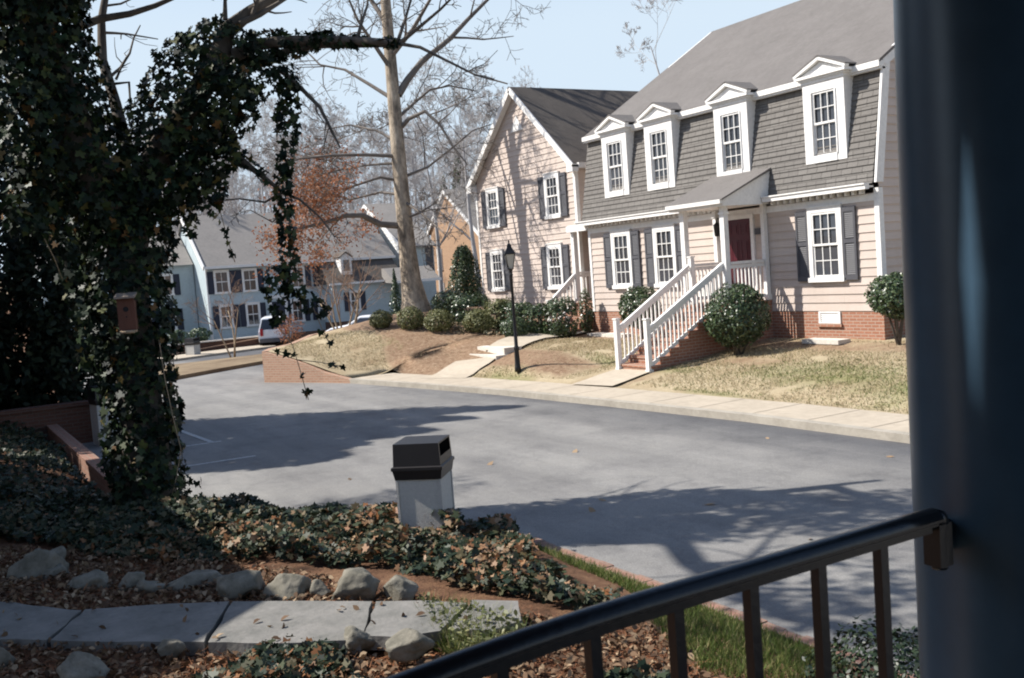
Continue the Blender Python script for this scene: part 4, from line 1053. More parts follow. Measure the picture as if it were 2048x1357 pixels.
bare = [  # bare limbs (px, py, extra depth), radius
 ([(255, 300, .2), (232, 210, .3), (205, 120, .5), (203, 40, .6), (215, -30, .7), (225, -120, .8)], .085, 1),
 ([(185, 95, .6), (150, 72, .3), (140, 60, .2)], .04, 2),
 ([(140, 62, -.3), (200, 38, 0), (260, 28, .2), (310, 12, .4), (352, -6, .5), (400, -40, .6)], .055, 1),
 ([(232, 160, .4), (252, 115, .4)], .02, 2), ([(228, 168, .4), (258, 165, .4), (262, 225, .3), (268, 250, .2)], .02, 3),
 ([(480, 48, .2), (520, 30, .2), (560, 5, .3), (600, -20, .4)], .05, 2), ([(505, 35, .2), (515, 0, .2), (525, -60, .3)], .04, 2),
 ([(450, 40, .2), (450, 0, .2), (440, -50, .3)], .035, 2),
 ([(470, 110, .2), (520, 88, .1), (580, 82, -.2), (650, 80, -.5), (720, 82, -.9), (800, 86, -1.3)], .09, 3),
 ([(560, 105, 0), (640, 92, -.4), (720, 92, -.8), (790, 92, -1.2)], .04, 3),
 ([(800, 86, -1.3), (830, 62, -1.4), (880, 20, -1.5), (930, -30, -1.7)], .026, 1), ([(795, 84, -1.3), (810, 40, -1.2), (822, 0, -1.1), (830, -50, -1)], .022, 1),
 ([(800, 88, -1.3), (840, 95, -1.4), (890, 120, -1.5), (950, 150, -1.7), (1015, 168, -1.9)], .022, 1), ([(715, 78, -.9), (722, 50, -.9), (735, 10, -.8), (738, -40, -.7)], .024, 1),
 ([(560, 140, .3), (600, 175, .2), (640, 215, .1), (660, 255, 0), (680, 295, -.1)], .035, 1),
 ([(460, 300, .1), (500, 335, .1), (540, 365, .2), (565, 385, .2)], .05, 3), ([(565, 385, .2), (530, 405, .2), (480, 398, .1), (410, 405, 0)], .018, 1),
 ([(565, 385, .2), (600, 400, .2), (640, 435, .2), (670, 475, .2)], .02, 1), ([(560, 390, .2), (570, 420, .2), (545, 445, .2), (500, 420, .2)], .015, 1)]
rng = random.Random(5); tmp = []
for px, r, lv in bare:
    pl = dpl([(x, y, D_+d) for x, y, d in px])
    if lv >= 3: mb.tube(pl, [r*(1-.6*k/(len(pl)-1)) for k in range(len(pl))], 7, cap=False)
    else: ramify(mb, pl, r, lv, 3, rng, .45, (2, 4), .16, .03, .8, tmp, .45, .0035, .3, .35, [8, 7, 5, 4])
for ch, r in (([tuple(lf[5]), (-12.9, .9, 7.6), (-12.0, .1, 7.9), (-10.6, -.6, 8.3), (-9.0, -.2, 8.6), (-7.2, .1, 8.8), (-5.2, -.3, 8.6)], .15), ([tuple(lf[5]), (-13.0, 1.8, 8.0), (-12.9, 1.9, 9.4)], .14), ([tuple(rt[7]), (-11.9, 3.2, 7.8), (-11.6, 3.3, 9)], .1), ([(-12.0, .1, 7.9), (-11.4, .9, 7.4), (-12.0, 2.3, 7.2)], .06), ([(-12.0, .1, 7.9), (-11.0, .8, 7.6), (-11.0, 2.2, 7.3)], .06), ([(-11.4, -.3, 8.1), (-10.2, .8, 7.9), (-9.9, 1.9, 7.9)], .05)):  # limbs above the view, added to carry the shading canopy and cast branch shadows
    ramify(mb, [Vector(k) for k in ch], r, 1, 3, rng, .45, (3, 5), .16, .03, .8, tmp, .5, .005, .3, .35, [8, 7, 5, 4])
part('trunk_and_limbs', mb, M['bark'], ivy)
# bare woody vine stems
mb = MB()
for px in ([(333, 1030, -.25), (352, 960, -.3), (362, 900, -.3), (345, 830, -.3), (330, 760, -.3), (318, 680, -.28)],
           [(172, 600, -.1), (166, 640, -.1), (180, 690, -.15), (205, 730, -.2)], [(85, 470, -.6), (110, 520, -.5), (125, 560, -.4)], [(440, 420, .1), (455, 480, .1), (470, 525, .1)],
           [(545, 640, .1), (585, 690, .1), (600, 740, .1), (617, 800, .1)], [(595, 720, .1), (640, 725, .1), (690, 735, .1)], [(620, 600, .1), (645, 660, .1), (660, 690, .1)], [(545, 700, .1), (590, 712, .1)]):
    mb = MB(); mb.tube(dpl([(x, y, D_+d) for x, y, d in px]), .006, 5); part('vine_stem', mb, M['bark_tan'], ivy)
LP, LN = [], []
def coat(pl, rads, dens, inner=.55):
    """ivy leaves round a limb"""
    for (a, b_), (ra, rb) in zip(zip(pl, pl[1:]), zip(rads, rads[1:])):
        L = (b_-a).length; n = int(L*2*math.pi*(ra+rb)/2*dens)+1
        t = NP.random(n); P0 = np.array(a)[None]+(np.array(b_)-np.array(a))[None]*t[:, None]; r = ra+(rb-ra)*t
        d = np.array((b_-a).normalized()); q = sphere_dirs(n); q -= d*(q@d)[:, None]; q /= np.linalg.norm(q, axis=1)[:, None]
        lump = np.array([1+.28*noise.noise(Vector(p)*1.6+Vector(k)*.8) for p, k in zip(P0, q)])
        rr = r*lump*(inner+(1.08-inner)*NP.random(n)**.55)
        LP.append(P0+q*rr[:, None]); LN.append(q*1.0+np.array([0, 0, .35]))
coat(trunk, [.48, .46, .44, .46, .52, .52, .50, .48], 330)
coat(lf, [.5, .52, .52, .50, .52, .58, .58], 270)
coat(dpl([(40, 330, D_-1), (60, 230, D_-1), (50, 120, D_-1), (40, 0, D_-1.1), (30, -120, D_-1.1)]), [.35, .4, .42, .45, .45], 240)
coat([Vector(k) for k in ((-13.2, 1.6, 6.5), (-13.0, 1.8, 8.0), (-12.9, 1.9, 9.2))], [.6, 1.0, .7], 130)
coat([Vector(k) for k in ((-12.3, 3.0, 6.6), (-11.9, 3.2, 7.8), (-11.6, 3.3, 8.8))], [.5, .9, .6], 130)
coat([Vector(k) for k in ((-11.4, .2, 7.7), (-10.7, .8, 7.8), (-10.0, .6, 8.1))], [.5, .8, .6], 80)  # unseen ivy clump added to shade the street
coat([Vector(k) for k in ((-10.6, -.9, 8.2), (-9.0, -.2, 8.6), (-7.2, .1, 8.8), (-5.6, -.3, 8.6))], [.9, 1.2, 1.2, .8], 70)  # unseen canopy added to block sky over the path and shade the street
coat(dpl([(60, 470, D_-.7), (70, 400, D_-.7), (90, 320, D_-.7)]), [.25, .35, .4], 230)
coat(rt[:6], [.46, .48, .55, .58, .50, .30], 270)
coat(dpl([(395, 260, D_-.1), (450, 200, D_-.1), (500, 150, D_)]), [.42, .40, .30], 210)
coat(dpl([(470, 105, D_+.1), (520, 95, D_+.2), (570, 90, D_-.15), (650, 80, D_-.5), (720, 82, D_-.9), (800, 86, D_-1.3)]), [.28, .22, .16, .09, .06, .035], 170)
coat(dpl([(520, 110, D_), (560, 140, D_), (578, 185, D_), (578, 240, D_), (572, 290, D_)]), [.2, .2, .12, .15, .10], 200)
coat(dpl([(572, 300, D_), (568, 350, D_), (566, 400, D_), (573, 460, D_), (575, 520, D_), (570, 560, D_)]), [.10, .09, .10, .08, .11, .07], 190)
coat(dpl([(565, 540, D_), (545, 570, D_), (560, 610, D_), (548, 650, D_)]), [.12, .17, .12, .06], 130)
coat(dpl([(575, 540, D_), (595, 590, D_), (630, 615, D_), (660, 625, D_)]), [.10, .13, .12, .05], 120)
coat(dpl([(290, 400, D_-.1), (350, 350, D_-.1), (430, 310, D_-.05), (480, 300, D_)]), [.45, .35, .26, .16], 200)
coat(dpl([(350, 380, D_), (400, 390, D_), (450, 385, D_)]), [.28, .2, .14], 130)
coat(dpl([(380, 330, D_), (385, 420, D_), (375, 480, D_)]), [.2, .13, .05], 110)
coat(dpl([(430, 320, D_), (440, 380, D_), (425, 430, D_)]), [.15, .10, .05], 110)
coat(dpl([(455, 300, D_), (500, 330, D_), (540, 362, D_)]), [.12, .08, .05], 110)
coat(dpl([(110, 470, D_-.1), (150, 560, D_-.1), (195, 640, D_-.1), (190, 740, D_-.1)]), [.12, .2, .28, .2], 120)
for px, n in (([(440, 425), (470, 527)], 8), ([(600, 735), (617, 795)], 6), ([(545, 700), (590, 712)], 4), ([(640, 725), (690, 735)], 4), ([(645, 660), (662, 695)], 5), ([(390, 960), (405, 972)], 4), ([(640, 360), (690, 430)], 0)):
    for k in range(n):
        t = NP.random(); q = dp(px[0][0]+(px[1][0]-px[0][0])*t+NP.normal(0, 5), px[0][1]+(px[1][1]-px[0][1])*t, D_+.08)
        LP.append(q[None]); LN.append(np.array([[.3, -.6, .2]]))
P_ = np.concatenate(LP); N_ = np.concatenate(LN)
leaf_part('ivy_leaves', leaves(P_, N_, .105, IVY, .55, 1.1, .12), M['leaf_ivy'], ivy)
# birdhouse on the trunk
bq = dp(258, 660, iz-.62); bt = dp(250, 590, iz-.62)
bp = Vector(bq); ang = math.atan2(-bp.y, -bp.x)-.12
b_ = thing('birdhouse', 'brown wooden birdhouse with a round hole hung on the ivy covered trunk', 'birdhouse', bp, ang+math.pi/2)
M['cedar'] = simple('weathered cedar', (.14, .06, .04), (.085, .038, .027), 6, .8, .3, 30, stretch=(1, 1, .2))
w2 = .095; h = .37; mb = MB(); lean = .055
mb.prism([(-w2, -.1, 0), (w2, -.1, 0), (w2-lean*0, -.1, h), (-w2, -.1, h)], (0, .016, 0)); mb.box(-w2, -w2+.016, -.083, .1, 0, h-.03); mb.box(w2-.016, w2, -.083, .1, 0, h-.03)
mb.box(-w2+.0165, w2-.0165, .084, .1, 0, h); mb.box(-w2+.0165, w2-.0165, -.083, .083, .005, .02)
part('box', mb, M['cedar'], b_, local=True)
mb = MB(); mb.prism([(-w2-.02, -.16, h+.0), (-w2-.02, .12, h+.05), (-w2-.02, .12, h+.07), (-w2-.02, -.16, h+.022)], (2*w2+.04, 0, 0)); part('roof', mb, simple('grey roof board', (.28, .23, .19)), b_, local=True)
mb = MB(); mb.tube([(0, -.1005, h*.66), (0, -.104, h*.66)], .031, 18); mb.tube([(0, -.1005, h*.42), (0, -.103, h*.42)], .009, 8); part('entrance_hole', mb, M['black'], b_, local=True)
mb = MB(); mb.box(-.09, .09, -.15, .06, -.03, -.004); mb.tube([(-.08, -.16, -.02), (.08, -.16, -.02)], .018, 8); part('perch_board', mb, M['bark_tan'], b_, local=True)

# -- dark evergreens at the left
def evergreen(name, label, x, y, z, h, r, n, m, size=.16, bark='bark', grp=None, taper=1.0, lowcut=.03, cat='tree'):
    t = thing(name, label, cat, (x, y, z), 0, grp)
    mb = MB(); mb.tube([(x, y, z-.1), (x, y, z+h*.5), (x, y, z+h*.96)], [r*.09+.04, r*.06+.02, .015], 8); part('trunk', mb, M[bark], t)
    u = NP.random(n); hh = lowcut+(1-lowcut)*u**1.25; a = NP.random(n)*2*math.pi
    rr = r*(1-hh)**(.75*taper)*np.minimum(1, (hh+.04)*9)
    lum = np.array([.78+.5*noise.noise(Vector((math.cos(p)*2.1, math.sin(p)*2.1, q*h*.75))) for p, q in zip(a, hh)])
    q = rr*lum*(.35+.65*NP.random(n)**.5)
    P = np.c_[x+q*np.cos(a), y+q*np.sin(a), z+hh*h+NP.normal(0, .06, n)]
    nr = np.c_[np.cos(a), np.sin(a), np.full(n, .5)]
    leaf_part('foliage', leaves(P, nr, size, OVAL, .6, .6), M[m], t); return t
evergreen('evergreen_tree', 'tall dark evergreen cut by the left edge of the picture', -24.0, -.6, .3, 11.0, 2.2, 13000, 'leaf_dark', .22, taper=.5)
evergreen('evergreen_tree', 'dark evergreen left of the picture that shades the parking stalls', -22.2, -1.9, .3, 9.8, 2.4, 10000, 'leaf_dark', .22, taper=.5)
evergreen('evergreen_tree', 'dark evergreen in the row left of the picture, second from the bay wall', -24.9, .4, .3, 11.4, 1.6, 9000, 'leaf_dark', .21, taper=.5)
evergreen('evergreen_tree', 'dark evergreen in the row left of the picture, fourth from the bay wall', -23.1, -1.3, .3, 10.0, 1.9, 9000, 'leaf_dark', .21, taper=.5)
evergreen('evergreen_tree', 'slender dark evergreen beside the brick bay wall', -25.7, 1.45, .3, 12.0, 1.6, 12000, 'leaf_dark', .19, taper=.55)
evergreen('evergreen_tree', 'dark evergreen filling the gap left of the ivy trunk', -24.3, 2.75, .2, 6.2, 1.5, 10000, 'leaf_dark', .17, taper=.5)

M['leaf_shade'] = leafmat('shade toned small leaves', [(0, (.008, .016, .008)), (.7, (.02, .036, .014)), (1, (.04, .06, .025))], .45, .08)  # leaf colours darkened to hold the shade the shrub stands in
# -- holly and clipped shrubs
def ball(name, label, c, rx, ry, rz_, n, m, size, grp=None, cat='shrub', stem=True, base_z=None, dens=.62, lump=.14, box=0.0):
    bz = base_z if base_z is not None else c[2]-rz_
    t = thing(name, label, cat, (c[0], c[1], bz), 0, grp)
    mb = MB(); r_ = random.Random(int(abs(c[0]*100)))
    for k in range(7):
        e = (c[0]+rx*.6*r_.uniform(-1, 1), c[1]+ry*.6*r_.uniform(-1, 1), c[2]+rz_*r_.uniform(-.2, .5))
        mb.tube([(c[0]+r_.uniform(-.08, .08), c[1]+r_.uniform(-.08, .08), bz-.05), (c[0]*.5+e[0]*.5, c[1]*.5+e[1]*.5, (bz+e[2])/2), e], [.03, .02, .008], 5)
    part('stems', mb, M['bark'], t)
    # dark inner twigs keep the middle closed
    d = sphere_dirs(n)
    if box: d = np.sign(d)*np.abs(d)**(1-box); d /= np.maximum(np.linalg.norm(d, axis=1), 1e-6)[:, None]**(1-box)
    lm = np.array([1+lump*noise.noise(Vector(k)*2.6+Vector(c)) + lump*.6*noise.noise(Vector(k)*6+Vector(c)) for k in d])
    rr = lm*(dens+(1.0-dens)*NP.random(n)**.45)
    P = np.array(c)[None]+d*rr[:, None]*np.array([rx, ry, rz_])[None]
    P = P[P[:, 2] > bz+.02]; dd = (P-np.array(c)); dd /= np.linalg.norm(dd, axis=1)[:, None]
    leaf_part('foliage', leaves(P, dd+np.array([0, 0, .3]), size, OVAL, .5, .2), M[m], t); return t
ball('round_shrub', 'large round clipped holly ball right of the porch stairs', (-17.75, 16.75, 1.50), .78, .78, .76, 9000, 'leaf_holly', .07, 'clipped round hollies', base_z=.52)
ball('round_shrub', 'round clipped holly half hidden behind the left stair railing', (-22.75, 17.75, 1.62), .62, .62, .62, 6000, 'leaf_holly', .07, 'clipped round hollies', base_z=.72)
ball('round_shrub', 'round clipped holly at the right corner of the mansard house', (-14.3, 18.15, 1.82), .62, .58, .50, 6000, 'leaf_holly', .07, 'clipped round hollies', base_z=.75)
ball('narrow_shrub', 'narrow upright shrub squeezed beside the small brick stairs', (-26.15, 18.25, 1.45), .2, .25, .75, 900, 'leaf_holly', .08, base_z=.72)
hx = on(930, 600, 'y', 18.2)
evergreen('conical_holly', 'big conical holly against the left end of the gabled house', -35.3, 18.85, 1.5, 2.5, .92, 8000, 'leaf_holly', .10, taper=.40, cat='shrub')
def shrub_at(px, py, dep, rx, rz_, name, label, m, n=2200, size=.07, grp=None, box=0, ry=None, lump=.16):
    p = dp(px, py, dep); g = fz(p[0], p[1])
    ball(name, label, (p[0], p[1], g+rz_*.85), rx, ry or rx, rz_, n, m, size, grp, base_z=g, lump=lump, box=box)
G1 = 'low olive shrubs along the top of the bank'
shrub_at(762, 645, 33.5, .40, .33, 'low_shrub', 'small olive shrub leftmost on the bank, nearest the white sedan', 'leaf_shrub', grp=G1)
shrub_at(822, 648, 33.0, .48, .40, 'low_shrub', 'olive shrub in front of the foot of the oak', 'leaf_shrub', grp=G1)
shrub_at(878, 645, 32.5, .50, .40, 'low_shrub', 'olive shrub just right of the oak trunk', 'leaf_shrub', grp=G1)
shrub_at(955, 638, 32.2, .50, .42, 'low_shrub', 'olive green shrub between the conical holly and the lamp post', 'leaf_shrub', grp=G1)
shrub_at(1030, 655, 31.2, .48, .36, 'low_shrub', 'low green shrub directly behind the lamp post', 'leaf_holly', grp=G1)
shrub_at(900, 622, 36.0, .7, .45, 'low_shrub', 'dark spreading shrub below the conical holly', 'leaf_holly', n=2600, size=.08)
G2 = 'foundation hedge under the gabled house'
for k, (px, py, d, rx, lab, mm) in enumerate(((935, 615, 34, .8, 'dark hedge bush below the conical holly beside the gabled house', 'leaf_holly'), (1000, 622, 33, .55, 'grey green hedge bush under the left ground floor window', 'leaf_shrub'), (1035, 628, 32.5, .6, 'dark hedge bush behind the lamp post under the gabled house wall', 'leaf_holly'), (1075, 632, 32, .62, 'grey green hedge bush under the right ground floor window', 'leaf_holly'), (1120, 620, 31.2, .55, 'tall square clipped dark hedge bush left of the small stairs', 'leaf_holly'))):
    shrub_at(px, py, d, rx, .55 if k != 4 else .70, 'hedge_bush', lab, mm, 2800, .085, G2, box=.45)
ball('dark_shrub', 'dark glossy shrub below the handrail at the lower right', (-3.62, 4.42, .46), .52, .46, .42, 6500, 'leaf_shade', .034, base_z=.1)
# low ground cover on the straw bank
def scatter_world(n, poly):
    xs_ = [p[0] for p in poly]; ys_ = [p[1] for p in poly]; out = []
    while len(out) < n:
        x = NP.uniform(min(xs_), max(xs_), n); y = NP.uniform(min(ys_), max(ys_), n); ins = np.zeros(n, bool); j = len(poly)-1
        for i in range(len(poly)):
            c = ((poly[i][1] > y) != (poly[j][1] > y)) & (x < (poly[j][0]-poly[i][0])*(y-poly[i][1])/(poly[j][1]-poly[i][1]+1e-12)+poly[i][0]); ins ^= c; j = i
        out += list(zip(x[ins], y[ins]))
    return out[:n]
pts = scatter_world(2600, [(-30.5, 13.6), (-27.4, 15.2), (-27.3, 17.8), (-28.6, 17.6), (-32, 15.6)])
pts = [p for p in pts if noise.noise(Vector((p[0]*1.3, p[1]*1.3, 7))) > -.12]
P = np.array([(x, y, lawn_z(x, y)+NP.uniform(.01, .14)) for x, y in pts])
leaf_solo('bank_ground_cover', leaves(P, np.tile([0, 0, 1.], (len(P), 1)), .10, OVAL, .6), leafmat('bank cover leaves', [(0, (.07, .08, .045)), (.5, (.13, .12, .07)), (.75, (.24, .17, .10)), (1, (.34, .25, .16))], .7, .1), kind='stuff')
# ------------------------------------------------------------------ street lamp
lx, ly, lz = -22.37, 13.31, .30
lamp = thing('street_lamp', 'black lantern on a slender post in the lawn by the concrete steps', 'street lamp', (lx, ly, lz))
mb = MB(); mb.lathe((lx, ly, lz), [(.085, 0), (.085, .12), (.075, .14), (.062, .55), (.075, .60), (.075, .64), (.05, .68), (.042, 1.4), (.036, 2.5), (.05, 2.53), (.05, 2.56), (.036, 2.58), (.036, 2.62), (.06, 2.68), (.10, 2.71)], 14); part('post', mb, M['black'], lamp)
mb = MB(); mb.lathe((lx, ly, lz), [(.085, 2.715), (.165, 3.08)], 4, R(20), False); part('lamp_glass', mb, M['lampglass'], lamp)
mb = MB()
for k in range(4):
    a = R(20)+k*math.pi/2; mb.bar((lx+.088*math.cos(a), ly+.088*math.sin(a), lz+2.71), (lx+.17*math.cos(a), ly+.17*math.sin(a), lz+3.085), .016, .016)
mb.lathe((lx, ly, lz), [(.20, 3.081), (.20, 3.10), (.13, 3.19), (.085, 3.26), (.075, 3.32), (.05, 3.35), (.02, 3.37), (.03, 3.41), (.012, 3.45)], 4, R(20), False)
part('lantern_frame', mb, M['black'], lamp)

# ------------------------------------------------------------------ litter bins
M['binbody'] = simple('exposed aggregate panel', (.50, .485, .45), (.42, .405, .38), 30, .85, .3, 90)
M['binlid'] = simple('dark brown lid plastic', (.018, .016, .017), (.013, .012, .013), 6, .42, spec=.4)
def bin_(x, y, z, rz, label, h=.92, bw=.235, s=1.0):
    t = thing('litter_bin', label, 'bin', (x, y, z), rz)
    T = frame(x, y, rz, z)
    mb = MB(T); b = bw
    mb.prism([(-b, -b, 0), (b, -b, 0), (b, b, 0), (-b, b, 0)], (0, 0, h))
    for sx, sy in ((-1, -1), (1, -1), (1, 1), (-1, 1)): mb.box(sx*b-.012, sx*b+.012, sy*b-.012, sy*b+.012, .0, h-.01)
    part('body', mb, M['binbody'], t)
    w0, w1, wt = b+.005, b+.042, b+.012; z0, z1, z2, z3 = h-.1, h, h+.03, h+.27
    def ring(w, z): return [(-w, -w, z), (w, -w, z), (w, w, z), (-w, w, z)]
    mb = MB(T)
    rs = [ring(w0+.01, z0), ring(w1-.01, z1-.005), ring(w1, z1), ring(w1, z2), ring(w1-.02, z2+.01)]
    for a, c in zip(rs, rs[1:]):
        for k in range(4): mb.poly([a[k], a[(k+1) % 4], c[(k+1) % 4], c[k]])
    A, B = ring(w1-.02, z2+.01), ring(wt, z3)
    for k in (0, 2): mb.poly([A[k], A[(k+1) % 4], B[(k+1) % 4], B[k]])
    for k in (1, 3):                                     # sides with an opening
        p, q, r_, s_ = [Vector(v) for v in (A[k], A[(k+1) % 4], B[(k+1) % 4], B[k])]
        def at_(u, v): return tuple((p.lerp(q, u)).lerp(s_.lerp(r_, u), v))
        for u0, u1, v0, v1 in ((0, .07, 0, 1), (.93, 1, 0, 1), (.07, .93, 0, .38), (.07, .93, .93, 1)):
            mb.poly([at_(u0, v0), at_(u1, v0), at_(u1, v1), at_(u0, v1)])
    mb.poly(B); 
    mb.poly([(-w0, -w0, z2), (w0, -w0, z2), (w0, w0, z2), (-w0, w0, z2)])
    part('lid', mb, M['binlid'], t); return t
bin_(-9.36, 4.34, .2, R(49), 'square stone sided litter bin with a dark hooded lid behind the ivy bed', .83, .228)
q = on(219, 888, 'z', 0); bin_(q[0], q[1], 0, R(8), 'pale square litter bin in shade left of the ivy trunk', .95)
q = on(387, 712, 'z', -.38); bin_(q[0], q[1], -.40, R(40), 'pale litter bin with a dark lid far off by the ramp wall', .70, .26)

# ------------------------------------------------------------------ rocks and flagstones
def rock_mesh(cx, cy, cz, rx, ry, rz_, ang, seed, tilt=0):
    mb = MB(); r_ = random.Random(seed); cuts = [(Vector((r_.gauss(0, 1), r_.gauss(0, 1), r_.gauss(.25, .7))).normalized(), r_.uniform(.52, .86)) for _ in range(13)]
    M3 = Matrix.Rotation(ang, 3, 'Z') @ Matrix.Rotation(tilt, 3, 'Y')
    def fn(u, v):
        th, ph = u*2*math.pi, (v-.5)*math.pi
        d = Vector((math.cos(ph)*math.cos(th), math.cos(ph)*math.sin(th), math.sin(ph))); s = 1.0
        for n_, o in cuts:
            k = d.dot(n_)
            if k > 1e-3: s = min(s, o/k)
        s *= 1+.10*noise.noise(d*2+Vector((seed, 0, 0)))+.05*noise.noise(d*6+Vector((seed, 2, 0)))
        p = M3 @ Vector((d.x*s*rx, d.y*s*ry, d.z*s*rz_)); return (cx+p.x, cy+p.y, cz+p.z)
    mb.grid(fn, 40, 22); return mb
RK = [(68, 1130, 55, 38, -.35, 'large dark sloping rock at the far left of the rock border'), (97, 1112, 26, 26, .3, 'pale upright rock leaning on the dark sloping rock'), (103, 1142, 30, 22, .1, 'small shaded rock below the pale upright rock'),
 (172, 1166, 48, 25, .1, 'long grey shaded rock left of the tilted slate'), (250, 1166, 40, 18, -.6, 'thin tilted slate like rock in the border'), (292, 1173, 32, 18, 0, 'small pale shaded rock right of the tilted slate'), (388, 1155, 56, 24, .05, 'dark flat rock below the ivy trunk'),
 (480, 1166, 55, 28, 0, 'long rock with its left half in shadow'), (570, 1171, 52, 32, 0, 'squarish pale rock in full sun'), (632, 1180, 24, 22, 0, 'small rounded rock wedged between two larger ones'), (706, 1168, 54, 34, -.1, 'big rock with a mossy dark face right of the wedged one'), (798, 1174, 38, 26, .1, 'rightmost rock of the border against the ivy')]
G3 = 'fieldstones edging the flagstone path'
for k, (px, py, w, h, tl, lab) in enumerate(RK):
    q = on(px, py+h*.75, 'z', .52); d = abs(np.dot(CM[2], q-CAM)); m_ = d/F
    rx, rz_ = w*m_*1.22, h*m_*1.15
    g = nz(q[0], q[1])
    solo('fieldstone', rock_mesh(q[0]-.05, q[1]+.05, max(g, .5)+rz_*.45, rx, rx*.62, rz_, YAW-math.pi/2+random.uniform(-.2, .2), k+3, tl), M['rock'], (q[0], q[1], .5), label=lab, cat='rock', group=G3)
for k, (px, py, w, h, tl, lab) in enumerate(((345, 1290, 30, 24, 0, 'round speckled rock at the front edge of the path'), (165, 1332, 75, 32, .1, 'broad dark rock in shade below the path'), (5, 1310, 28, 28, 0, 'grey rock cut by the left edge of the picture'), (812, 1282, 58, 26, 0, 'flat topped sunlit rock beside the weedy clump'), (715, 1268, 42, 20, .1, 'low rock under the lower ivy patch'))):
    q = on(px, py+h*.6, 'z', .58); d = abs(np.dot(CM[2], q-CAM)); m_ = d/F
    solo('fieldstone', rock_mesh(q[0], q[1], .56+h*m_*.5, w*m_, w*m_*.65, h*m_*1.2, YAW-math.pi/2, k+31, tl), M['rock'], (q[0], q[1], .55), label=lab, cat='rock', group=G3)
SLABS = [[(-120, 1196), (0, 1204), (163, 1221), (92, 1280), (-120, 1275)], [(170, 1219), (300, 1210), (458, 1203), (408, 1284), (240, 1284), (101, 1281)], [(466, 1203), (600, 1202), (744, 1203), (733, 1247), (720, 1280), (560, 1287), (416, 1285)], [(752, 1203), (850, 1201), (935, 1206), (880, 1262), (800, 1275), (728, 1272)], [(944, 1200), (1036, 1202), (1045, 1240), (985, 1262), (900, 1258)]]
mb = MB()
for s in SLABS:
    P = [on(x, y, 'z', .60) for x, y in s]; 
    if ((P[1][0]-P[0][0])*(P[2][1]-P[0][1])-(P[1][1]-P[0][1])*(P[2][0]-P[0][0])) < 0: P = P[::-1]
    Q = []
    for a, c in zip(P, P[1:]+P[:1]):
        a, c = Vector(a), Vector(c); n_ = max(2, int((c-a).length/.13)); sd = Vector((-(c-a).y, (c-a).x, 0)).normalized()
        for k in range(n_): Q.append(a.lerp(c, k/n_)+sd*(random.gauss(0, .008) if k else 0))
    mb.prism([(p[0], p[1], .50) for p in Q], (0, 0, .10))
solo('flagstone_path', mb, M['slab'], kind='structure')

# ------------------------------------------------------------------ ivy bed, litter, grass
def gpoly(px, z): return [tuple(on(x, y, 'z', z)[:2]) for x, y in px]
def inpoly(x, y, poly):
    ins = np.zeros(len(x), bool); j = len(poly)-1
    for i in range(len(poly)):
        c = ((poly[i][1] > y) != (poly[j][1] > y)) & (x < (poly[j][0]-poly[i][0])*(y-poly[i][1])/(poly[j][1]-poly[i][1]+1e-12)+poly[i][0]); ins ^= c; j = i
    return ins
def up_leaves(P, size, shape=IVY, jit=.6, rnd=None):
    nr = np.tile([0, 0, 1.0], (len(P), 1))+np.array([.25, -.1, 0]); return leaves(P, nr, size, shape, jit, .15, .15)
bed = [(-14.3, 2.15), (-9.1, 5.2)]+gpoly([(1075, 1103), (1150, 1140), (1245, 1185), (1235, 1200), (1150, 1218), (1010, 1195), (900, 1180), (850, 1160), (760, 1135), (650, 1142), (540, 1135), (430, 1142), (330, 1150), (230, 1140), (130, 1120), (60, 1100), (-40, 1090), (-60, 1000)], .42)
def bed_pts(poly, n, h0, h1):
    pts = scatter_world(n, poly); out = []
    for x, y in pts:
        k = .5+.9*noise.noise(Vector((x*1.7, y*1.7, 4)))
        out.append((x, y, nz(x, y)+h0+(h1-h0)*max(.05, min(1.2, k))*random.random()**.6))
    return np.array(out)
left = [(-24.5, 1.9), (-14.3, 1.9), (-13.9, 2.4), (-12, .8), (-13, -1.2), (-24.5, -1.2)]
P = np.concatenate([bed_pts(bed, 23000, .02, .30), bed_pts(left, 12000, .05, .34)])
bin_front = gpoly([(740, 1030), (800, 1034), (900, 1040), (930, 1055), (920, 1075), (780, 1062)], .36)
P = np.concatenate([P, np.array([(x, y, nz(x, y)+random.uniform(.06, .30)) for x, y in scatter_world(900, bin_front)])])
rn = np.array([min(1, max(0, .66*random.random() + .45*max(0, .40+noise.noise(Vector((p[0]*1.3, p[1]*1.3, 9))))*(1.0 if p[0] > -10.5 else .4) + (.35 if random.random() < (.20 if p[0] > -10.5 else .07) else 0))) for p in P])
V = up_leaves(P, .077)
leaf_solo('ivy_ground_cover', V, M['leaf_bed'], rn, kind='stuff')
p2 = gpoly([(380, 1380), (430, 1325), (500, 1288), (560, 1268), (610, 1250), (655, 1270), (700, 1310), (740, 1345), (760, 1400), (560, 1420)], .62)
P = bed_pts(p2, 1700, .03, .26); leaf_solo('lower_ivy_patch', up_leaves(P, .07), M['leaf_bed'], NP.random(len(P))**1.0*.9, kind='stuff')
p3 = gpoly([(1160, 1380), (1190, 1320), (1270, 1300), (1350, 1310), (1420, 1340), (1480, 1400)], .62)
P = bed_pts(p3, 900, .03, .2); leaf_solo('shaded_ivy_patch', up_leaves(P, .07), M['leaf_bed'], NP.random(len(P))*.8, kind='stuff')
